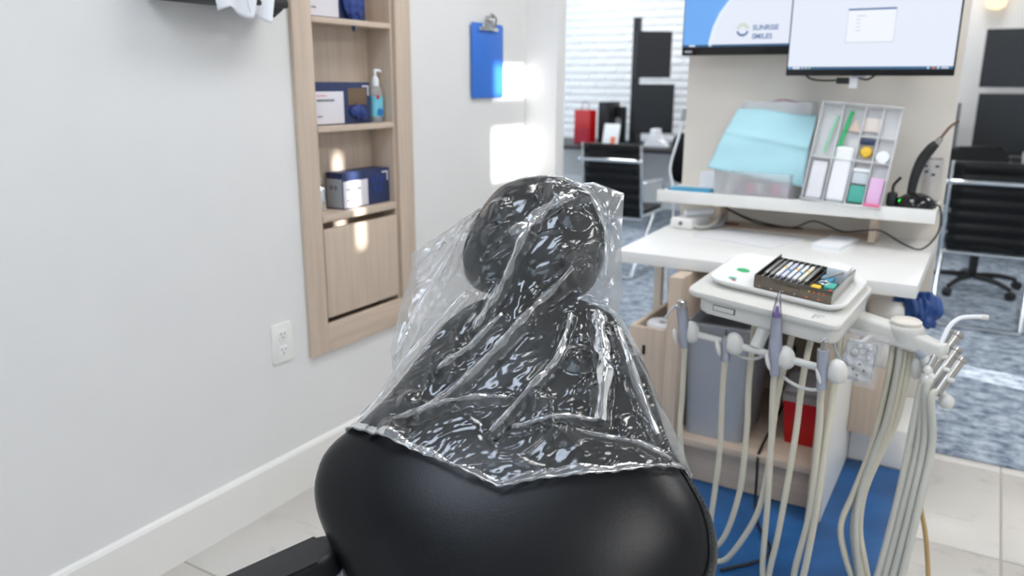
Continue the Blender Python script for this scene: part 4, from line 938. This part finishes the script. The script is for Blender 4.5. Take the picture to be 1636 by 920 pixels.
for (x, y, m_, w_) in ((-.128, .015, M_green, .018), (-.128, -.06, M_teal, .011), (-.120, -.072, M_red, .006)):
    prism('sticker', [(x+w_*math.cos(a*.3)*(1), y+w_*.8*math.sin(a*.3)) for a in range(21)], .0062, .0068, m_, tr, tm, bev=0)
CC = tm @ Vector((.040, .010, .0064)); cm = Matrix.Translation(CC) @ HR.to_4x4()
cs = thing('instrument_cassette', 'open steel instrument cassette on the white tray', 'cassette', tuple(CC))
def cbx(nm, q, m_=M_steeld, bev=.0008): return box(nm, q, m_, cs, bev=bev, mx=cm)
cbx('base', (-.098, .098, -.10, .10, 0, .003)); cbx('front_wall', (-.098, .098, -.101, -.098, .003, .036)); cbx('back_wall', (-.098, .098, .098, .101, .003, .026))
cbx('left_wall', (-.1, -.097, -.1, .1, .003, .036)); cbx('right_wall', (.097, .1, -.1, .1, .003, .036), M_steel); cbx('inner_wall', (.030, .033, -.098, .098, .003, .026))
cbx('rack_bar', (-.096, .03, .068, .078, .010, .027), M_blackp); cbx('rack_bar', (-.096, .03, -.075, -.065, .010, .027), M_blackp); cbx('latch', (-.014, .016, -.104, -.1005, .014, .026))
for k in range(6): cbx('rivet', (-.085+.03*k, -.080+.03*k, -.1025, -.1, .006, .010), M_steel if k < 4 else M_orange)
for k in range(4): cbx('punched_dot', (.04+.012*k, .045+.012*k, -.1018, -.1009, .022, .026), M_orange if k else M_yellow)
cols = [M_steel, M_steel, mat('pale_handle', (226, 228, 236), .35), mat('lilac_handle', (206, 208, 232), .35), mat('pale_handle', (226, 228, 236), .35), mat('pale_handle', (226, 228, 236), .35), mat('ivory_handle', (232, 230, 214), .35), M_steel]
ords = ['first', 'second', 'third', 'fourth', 'fifth', 'sixth', 'seventh', 'eighth']
for k in range(8):
    x = -.086+.0148*k; t = thing('dental_instrument', 'slim double-ended hand instrument, %s from the left in the cassette' % ords[k], 'instrument', tuple(cm @ Vector((x, 0, .028))), group='hand instruments in the cassette')
    P = lambda y, z=.0295: cm @ Vector((x, y, z))
    tube('shaft', [P(-.09), P(.088)], .0018, M_steel, t, sm=2, n=8)
    tube('handle', [P(-.058), P(-.05), P(.05), P(.058)], [.003, .0052, .0052, .003], cols[k], t, sm=2, n=10)
    if 1 < k < 7: tube('ring_band', [P(.008+.006*(k % 2)*-3), P(.016+.006*(k % 2)*-3)], .0057, M_yellow if k % 2 == 0 else M_cyand, t, sm=2, n=10)
for nm, lb, q, m_ in (('yellow_clip', 'yellow clip in right bay of the steel cassette', (.038, .062, -.085, -.06, .004, .032), M_yellow), ('teal_holder', 'teal holder in right bay of the steel cassette', (.066, .092, -.07, -.03, .004, .034), M_teal), ('blue_matrix', 'light blue folded band in the cassette right bay', (.040, .07, -.01, .03, .004, .030), mat('sky_plastic', (90, 170, 205), .4)),
     ('gauze_block', 'white gauze block in back right corner of the cassette', (.040, .093, .045, .094, .004, .046), M_paper), ('red_tag', 'tiny red tag at the cassette front right corner', (.084, .094, -.094, -.082, .004, .035), M_red), ('black_insert', 'black insert beside the instruments in the cassette', (.036, .05, -.05, -.015, .004, .026), M_blackp)):
    tag(box(nm, q, m_, None, bev=.004, mx=cm), lb, nm.split('_')[1])
tag(tube('steel_ring', [cm @ Vector((.062+.012*math.cos(a*.6283), -.045+.012*math.sin(a*.6283), .034)) for a in range(10)], .0022, M_chrome, n=8, sm=4, closed=True), 'shiny steel ring lying in the cassette right bay', 'ring')
tag(tube('steel_probe', [cm @ Vector((.045, -.02, .034)), cm @ Vector((.09, .06, .038))], .003, M_steel, sm=2), 'steel probe lying across the cassette right bay', 'probe')

# control pad in its pouch
p0, p1, p2, p3 = Vector((-.240, 2.02, .747)), Vector((-.172, 2.055, .730)), Vector((-.181, 2.02, .632)), Vector((-.250, 1.985, .650))
ex = (p1-p0).normalized(); ey = (p0-p3).normalized(); ez = ex.cross(ey).normalized(); ey = ez.cross(ex)
KM = Matrix(((ex.x, ey.x, ez.x, 0), (ex.y, ey.y, ez.y, 0), (ex.z, ey.z, ez.z, 0), (0, 0, 0, 1))); KM.translation = (p0+p1+p2+p3)/4
kp = thing('control_pad', 'silver control pad with white buttons wrapped in a clear pouch', 'control pad', tuple(KM.translation))
prism('casing', rrect(-.038, .038, -.05, .05, .01), -.008, .006, M_white, kp, KM, bev=.003)
prism('face', rrect(-.034, .034, -.046, .046, .008), .006, .007, mat('pad_face', (232, 233, 237), .3), kp, KM, bev=0)
prism('nav_plate', [(-.030, -.022), (0, -.045), (.030, -.022), (0, .001)], .007, .009, M_white, kp, KM, bev=.001)
for a in range(4):
    c, s_ = math.cos(a*math.pi/2), math.sin(a*math.pi/2); q = lambda x, y: (c*x-s_*y, -.022+s_*x+c*y)
    prism('arrow', [q(.011, -.005), q(.018, 0), q(.011, .005)], .009, .0095, M_ink, kp, KM, bev=0)
for x, y, r_ in ((-.018, .018, .009), (.002, .024, .008), (.018, .012, .006), (-.008, .036, .007), (.018, .034, .006)):
    lathe('button_ring', [(r_*1.2, 0), (r_*1.25, .0012), (r_*1.0, .0012), (r_, 0)], M_grey, kp, KM @ Vector((x, y, .007)), 16, tuple(ez))
    lathe('button', [(r_, 0), (r_, .002), (r_*.8, .003), (0, .003)], M_white, kp, KM @ Vector((x, y, .007)), 16, tuple(ez))
sheet('pouch', lambda u, v: KM @ Vector((-.046+.098*u+.006*v, -.062+.135*v, .012+.005*math.sin(u*3.14)*math.sin(v*3.14)+.0015*math.sin(u*23+v*9)+.002*math.sin(v*31+u*6))), 40, 50, M_clearp, kp, th=0)
sheet('pouch_back', lambda u, v: KM @ Vector((-.046+.098*u+.006*v, -.062+.135*v, -.011-.003*math.sin(u*3.14)+.0015*math.sin(u*19+v*7))), 24, 24, M_clearp, kp, th=0)
tube('pad_bracket', [KM @ Vector((0, .02, -.008)), KM @ Vector((0, .035, -.03)), (-.205, 2.14, .72)], .006, M_unit, kp)
tube('rim', [KM @ Vector((x, y, .0065)) for x, y in rrect(-.036, .036, -.048, .048, .009, 3)], .0016, M_chrome, kp, n=6, sm=1, closed=True)

# assistant instruments at the arm end
ah = thing('assistant_holder', 'row of white hangers at the right end of swing arm', 'holder', (-.05, 2.15, .69))
tube('stub', [(-.09, 2.15, .700), (-.07, 2.145, .688)], .016, M_grey, ah, sm=2, n=16)
tube('stub_sleeve', [(-.075, 2.145, .690), (-.062, 2.14, .672)], .014, M_unit, ah, sm=2, n=16)
HD = Vector((.048, -.006, -.085)).normalized()
tube('hanger_rail', [(-.062, 2.14, .672), (-.040, 2.132, .632), (-.014, 2.125, .596)], .008, M_unit, ah, n=12)
def ball(name, p, r, m_, parent, s=(1, 1, 1)):
    bm = bmesh.new(); bmesh.ops.create_uvsphere(bm, u_segments=20, v_segments=12, radius=r)
    for v in bm.verts: v.co = Vector((v.co.x*s[0], v.co.y*s[1], v.co.z*s[2])) + Vector(p)
    return obj(name, finish(bm, True, 180), m_, parent)
ball('end_knob', (-.012, 2.125, .588), .0185, M_unit, ah)
for p in ((-.062, 2.125, .655), (-.052, 2.12, .638), (-.040, 2.118, .615), (-.062, 2.118, .632)): ball('hanger', p, .016, M_unit, ah, (.75, .8, 1.25))
ball('rear_shield', (-.088, 2.16, .655), .022, M_unit, ah, (.7, .7, 1.6))
up = Vector((.040, .055, .078)).normalized()
def suction(name, lb, base, L, r, hpts, cap=M_steel):
    b0 = Vector(base); t = thing(name, lb, 'suction handle', tuple(b0), group='suction handles at the arm end')
    tube('valve_body', [b0, b0+up*L*.5, b0+up*L], [r*.8, r, r], M_steel, t, n=16)
    lathe('collar', [(r*.95, 0), (r*1.12, .002), (r*1.12, .012), (r*.7, .014), (0, .012)], cap, t, b0+up*L, 18, tuple(up))
    ball('valve_lever', b0+up*L*.45+Vector((.01, -.012, .004)), .006, M_unit, t, (1.6, 1, 1))
    hose('hose', [b0+up*.01, b0-up*.02] + hpts, t, M_hoseg, .0095)
    return t
se = thing('saliva_ejector', 'saliva ejector with curved white tip at swing arm end', 'suction handle', (-.06, 2.13, .66), group='suction handles at the arm end')
tube('valve_body', [(-.066, 2.122, .650), (-.055, 2.14, .685), (-.045, 2.155, .712)], .0105, M_steel, se, n=14)
tube('tip', [(-.049, 2.15, .705), (-.040, 2.165, .735), (-.030, 2.185, .765), (-.012, 2.205, .783), (.012, 2.22, .787), (.040, 2.235, .787)], .0055, M_paper, se, n=12)
tube('tip_end', [(.034, 2.232, .787), (.048, 2.240, .786)], .0075, M_unit, se, n=12, sm=2)
hose('hose', [(-.064, 2.122, .655), (-.072, 2.12, .62), (-.078, 2.10, .48), (-.085, 2.06, .33), (-.105, 2.0, .12), (-.12, 1.97, .03)], se, M_hoseg, .0085)
suction('suction_valve', 'tall suction handle with silver rim behind the saliva ejector', (-.060, 2.13, .652), .115, .0145, [(-.06, 2.11, .48), (-.068, 2.06, .33), (-.088, 2.0, .12), (-.10, 1.96, .03)])
suction('suction_valve', 'middle suction handle at swing arm end', (-.050, 2.115, .632), .098, .0140, [(-.045, 2.10, .48), (-.052, 2.05, .33), (-.070, 1.99, .12), (-.085, 1.95, .03)])
suction('suction_valve', 'lowest suction handle nearest the white end knob', (-.037, 2.102, .612), .098, .0140, [(-.028, 2.09, .48), (-.036, 2.04, .33), (-.052, 1.98, .12), (-.065, 1.94, .03)])
# hose bundle under the arm
for k, (dx, dy) in enumerate(((0, 0), (.013, .012), (.028, .004), (.018, -.012), (.042, .010))):
    lo = .030 if k == 0 else .006*(k % 3)
    tag(hose('arm_hose', [(-.150+dx, 2.17+dy, .70), (-.150+dx, 2.168+dy, .63), (-.158+dx*.95, 2.15+dy, .50), (-.170+dx*.6, 2.13+dy, .40), (-.182-lo*.3+dx*.4, 2.10+dy, .30), (-.180-lo+dx*.5, 2.07+dy, .21), (-.168-lo*.7+dx*.7, 2.055+dy, .13), (-.150+dx*.8, 2.04+dy, .05), (-.14+dx, 2.03+dy, .012)], None, M_hoseg if k % 2 else M_hose, .0082 if k != 1 else .010), 'cream hose hanging under the swing arm, %s from the left' % ords[k], 'hose', 'hoses hanging under the swing arm')
tag(hose('tan_tube', [(-.045, 2.16, .40), (-.038, 2.175, .287), (-.014, 2.168, .198), (.006, 2.15, .10), (.015, 2.13, .02)], None, M_tan, .006), 'thin tan tube curving down beside the suction hoses', 'tube')

# ------------------------------------------------------------------ far room
def guest_chair(lb, x, y):
    t = thing('guest_chair', lb, 'chair', (x, y, .005), 0, 'black ribbed guest chairs')
    v = []; f = []; nz_ = 60; nx_ = 8
    for k in range(nz_+1):
        q = k/nz_; z = .44+.49*q; rib = .012*abs(math.sin(q*math.pi*7))
        for side in (0, 1):
            for i in range(nx_+1):
                xx = -.205+.41*i/nx_; yy = .06-.06*q + .02*(1-(2*i/nx_-1)**2)
                v.append((xx, yy + (-.012-rib if side == 0 else .012+rib), z))
    w_ = nx_+1
    def I(k, s, i): return (k*2+s)*w_+i
    for k in range(nz_):
        for i in range(nx_): f += [(I(k, 0, i), I(k, 0, i+1), I(k+1, 0, i+1), I(k+1, 0, i)), (I(k, 1, i+1), I(k, 1, i), I(k+1, 1, i), I(k+1, 1, i+1))]
        f += [(I(k, 1, 0), I(k, 0, 0), I(k+1, 0, 0), I(k+1, 1, 0)), (I(k, 0, nx_), I(k, 1, nx_), I(k+1, 1, nx_), I(k+1, 0, nx_))]
    for i in range(nx_): f += [(I(0, 1, i), I(0, 1, i+1), I(0, 0, i+1), I(0, 0, i)), (I(nz_, 0, i), I(nz_, 0, i+1), I(nz_, 1, i+1), I(nz_, 1, i))]
    obj('backrest', raw(v, f), M_leather, t, True)
    box('seat', (-.205, .205, .06, .50, .415, .465), M_leather, t, bev=.015, local=True)
    for s in (-1, 1):
        tube('side_frame', [(s*.222, .0, .93), (s*.222, .03, .68), (s*.222, .06, .46), (s*.222, .12, .425), (s*.222, .48, .43)], .012, M_chrome, t, local=True)
        tube('arm_loop', [(s*.235, .03, .66), (s*.25, .10, .665), (s*.25, .36, .66), (s*.245, .42, .62), (s*.235, .42, .44)], .011, M_chrome, t, local=True)
        tube('leg', [(s*.222, .30, .42), (s*.225, .10, .22), (s*.225, -.10, .012)], .012, M_chrome, t, local=True)
        tube('runner', [(s*.225, -.12, .012), (s*.225, .45, .012)], .012, M_chrome, t, local=True, sm=2)
    tube('floor_bar', [(-.225, -.12, .012), (.225, -.12, .012)], .012, M_chrome, t, local=True, sm=2)
    tube('back_bar', [(-.235, -.015, .815), (-.2, -.03, .818), (0, -.035, .82), (.2, -.03, .818), (.235, -.015, .815)], .015, M_chrome, t, local=True)
    tube('under_bar', [(-.222, .08, .40), (.222, .08, .40)], .012, M_chrome, t, local=True, sm=2)
    return t
guest_chair('black ribbed chrome chair in front of the red bag desk', -2.29, 5.18)
guest_chair('black ribbed chrome chair at right behind the divider', .05, 5.12)
def swivel(lb, x, y):
    t = thing('swivel_chair', lb, 'chair', (x, y, .005), R(20), 'swivel chairs at the desks')
    for k in range(5):
        a = R(72*k+10); c, s_ = math.cos(a), math.sin(a)
        tube('base_arm', [(.03*c, .03*s_, .10), (.18*c, .18*s_, .095), (.30*c, .30*s_, .07)], [.022, .018, .014], M_blackp, t, local=True)
        lathe('caster', [(.0, -.022), (.028, -.02), (.03, 0), (.028, .02), (0, .022)], M_blackp, t, (.31*c, .31*s_, .031), 16, (-s_, c, 0), local=True)
    lathe('gas_lift', [(.028, .09), (.028, .25), (.018, .25), (.018, .42)], M_blackp, t, (0, 0, 0), 16, local=True)
    prism('seat', rrect(-.23, .23, -.22, .22, .08), .42, .49, M_leather, t, bev=.025, seg=3, local=True)
    prism('backrest', rrect(-.20, .20, .0, .42, .08), -.03, .03, M_leather, t, Matrix.Translation((0, .24, .52)) @ Matrix.Rotation(R(90), 4, 'X'), bev=.02, local=True)
    box('back_strut', (-.03, .03, .20, .27, .40, .62), M_blackp, t, bev=.008, local=True)
    return t
swivel('black swivel chair with star base behind the right guest chair', .0, 6.05)
swivel('black swivel chair by the red bag desk', -2.05, 6.35)
def desk(lb, x0, x1, y0=7.0, y1=8.05):
    t = thing('desk', lb, 'desk', ((x0+x1)/2, (y0+y1)/2, .005))
    box('top', (x0, x1, y0, y1, .72, .75), M_blackp, t, bev=.004)
    for x in (x0+.03, x1-.07):
        for y in (y0+.05, y1-.09): box('leg', (x, x+.04, y, y+.04, .005, .72), M_grey, t)
    box('modesty_panel', (x0+.07, x1-.07, y1-.06, y1-.045, .35, .72), M_white, t)
    return t
desk('black office desk holding the red bag by the white brick wall', -4.3, -2.3)
desk('black office desk with papers at far right', -.75, 1.2)
def stack(px_, py_, z0, lbp, cx, w_, items):
    t = thing('monitor_stand', 'tall black monitor post ' + lbp, 'stand', (px_, py_, .75))
    box('post', (px_-.035, px_+.035, py_-.03, py_+.03, .7505, items['top']), M_blackp, t)
    prism('foot', rrect(-.15, .15, -.1, .1, .03), .7505, .762, M_blackp, t, Matrix.Translation((px_, py_, 0)))
    for z in items['zs']: box('bracket', (min(px_, cx), max(px_, cx), py_-.015, py_+.015, z-.02, z+.02), M_blackp, t)
stack(-3.19, 7.75, .75, 'on the red bag desk', -2.95, .5, dict(top=1.98, zs=(1.62, 1.13)))
def dark_monitor(lb, cx, cy, cz, w_, h, rz, tilt=0):
    t = thing('office_monitor', lb, 'monitor', (cx, cy, cz), R(rz), 'switched-off office monitors')
    mx = Matrix.Rotation(R(tilt), 4, 'Y')
    box('housing', (-w_/2, w_/2, .004, .03, -h/2, h/2), M_blackp, t, bev=.004, local=True, mx=mx)
    box('screen', (-w_/2+.008, w_/2-.008, 0, .0045, -h/2+.01, h/2-.01), mat('off_screen', (30, 33, 38), .3), t, bev=0, local=True, mx=mx)
dark_monitor('upper dark monitor, turned edgewise on the left desk post', -2.97, 7.66, 1.62, .36, .44, 38)
dark_monitor('lower dark monitor beside the post on the left desk', -2.95, 7.66, 1.10, .40, .48, 22)
stack(.30, 7.90, .75, 'on the papers desk', .2, .5, dict(top=1.90, zs=(1.62, 1.10)))
dark_monitor('upper dark monitor at far right above the white gap', .17, 7.80, 1.560, .66, .46, 0)
dark_monitor('lower dark monitor at far right behind the papers', .20, 7.80, 1.030, .70, .50, 0)
# small desk things
rb = thing('red_bag', 'glossy red gift bag standing on the black desk', 'bag', (-3.62, 7.5, .7505))
prism('bag_body', [(-.10, -.05), (.08, -.06), (.10, .05), (-.08, .06)], .7505, 1.08, M_red, rb, Matrix.Translation((-3.62, 7.5, 0)), bev=.003)
prism('lower_panel', [(-.101, -.051), (.081, -.061), (.081, -.06), (-.101, -.05)], .752, .90, mat('crimson_panel', (170, 10, 40), .4), rb, Matrix.Translation((-3.62, 7.499, 0)), bev=0)
tube('handle', [(-3.66, 7.5, 1.08), (-3.65, 7.5, 1.15), (-3.59, 7.5, 1.15), (-3.58, 7.5, 1.08)], .004, M_redd, rb)
tag(box('black_binder', (-3.50, -3.39, 7.55, 7.85, .7505, 1.16), M_blackp, bev=.004), 'black binder standing beside the red bag', 'binder')
cd_ = thing('desk_card', 'small white card with orange print on the left desk', 'card', (-3.27, 7.35, .7505))
box('card', (-.085, .085, 0, .004, 0, .21), M_paper, cd_, bev=.001, local=True, mx=Matrix.Rotation(R(-15), 4, 'X'))
box('orange_print', (.0, .05, -.001, 0, .015, .08), M_orange, cd_, bev=0, local=True, mx=Matrix.Rotation(R(-15), 4, 'X'))
for k, (x, y, w_, h, lb) in enumerate(((-3.36, 7.8, .05, .36, 'tall black speaker behind the white card on left desk'), (-3.22, 7.9, .04, .34, 'dark narrow speaker left of the post on left desk'))):
    t = thing('desk_speaker', lb, 'speaker', (x, y, .7505), group='speakers on the left desk')
    prism('cabinet', rrect(-w_, w_, -.06, .06, .015), .7505, .7505+h, M_blackp, t, Matrix.Translation((x, y, 0)), bev=.006)
    lathe('cone', [(w_*.7, 0), (w_*.75, .004), (w_*.3, -.002), (0, .003)], M_grey, t, (x, y-.06, .7505+h*.6), 18, (0, -1, 0))
pc = thing('desk_phone', 'white desk phone by the post on the left desk', 'phone', (-2.78, 7.40, .7505))
prism('base', [(-.11, 0), (.11, 0), (.09, .05), (.03, .06), (.02, .17), (-.04, .17), (-.06, .05), (-.10, .04)], -.07, .07, M_paper, pc, Matrix.Translation((-2.80, 7.40, .7505)) @ Matrix.Rotation(R(90), 4, 'X'), bev=.008)
dw = thing('drawer_unit', 'grey drawer unit with dark handles by the far right desk', 'drawers', (-.42, 7.7, .7505))
box('carcass', (-.56, -.27, 7.55, 7.95, .7505, 1.20), mat('drawer_grey', (120, 122, 126), .5), dw)
for z in (.80, .94, 1.08):
    d_ = box('drawer', (-.55, -.28, 7.54, 7.552, z-.04, z+.085), mat('drawer_front', (132, 134, 138), .5), dw)
    box('handle', (-.48, -.35, 7.53, 7.542, z+.03, z+.045), M_blackp, d_)
bo = thing('open_booklet', 'yellowed booklet lying on the far right desk', 'booklet', (-.05, 7.3, .7505))
sheet('pages', lambda u, v: (-.22+.36*u, 7.2+.25*v, .76+.03*math.sin(u*3.14)*(.6+.4*v)), 12, 4, mat('ivory_pages', (236, 226, 180), .7), bo, th=.008)
cp_ = thing('pen_cup', 'grey mesh pen cup on the far right desk', 'cup', (.26, 7.32, .7505))
lathe('cup', [(.045, 0), (.05, .1), (.046, .1), (.042, .005), (0, .005)], M_grey, cp_, (.26, 7.32, .7505), 20)
tube('pen', [(.255, 7.32, .78), (.235, 7.32, .91)], .012, mat('ivory_pages', (236, 226, 180), .7), cp_, sm=2)
sl = thing('wall_sconce', 'warm glowing wall lamp on the far white wall', 'lamp', (-.1, 8.2, 1.95))
lathe('shade', [(.03, 0), (.07, .02), (.085, .10), (.08, .22), (0, .22)], M_warm, sl, (-.13, 8.17, 1.97), 24)
box('bracket', (-.16, -.10, 8.17, 8.269, 2.19, 2.22), M_steel, sl)
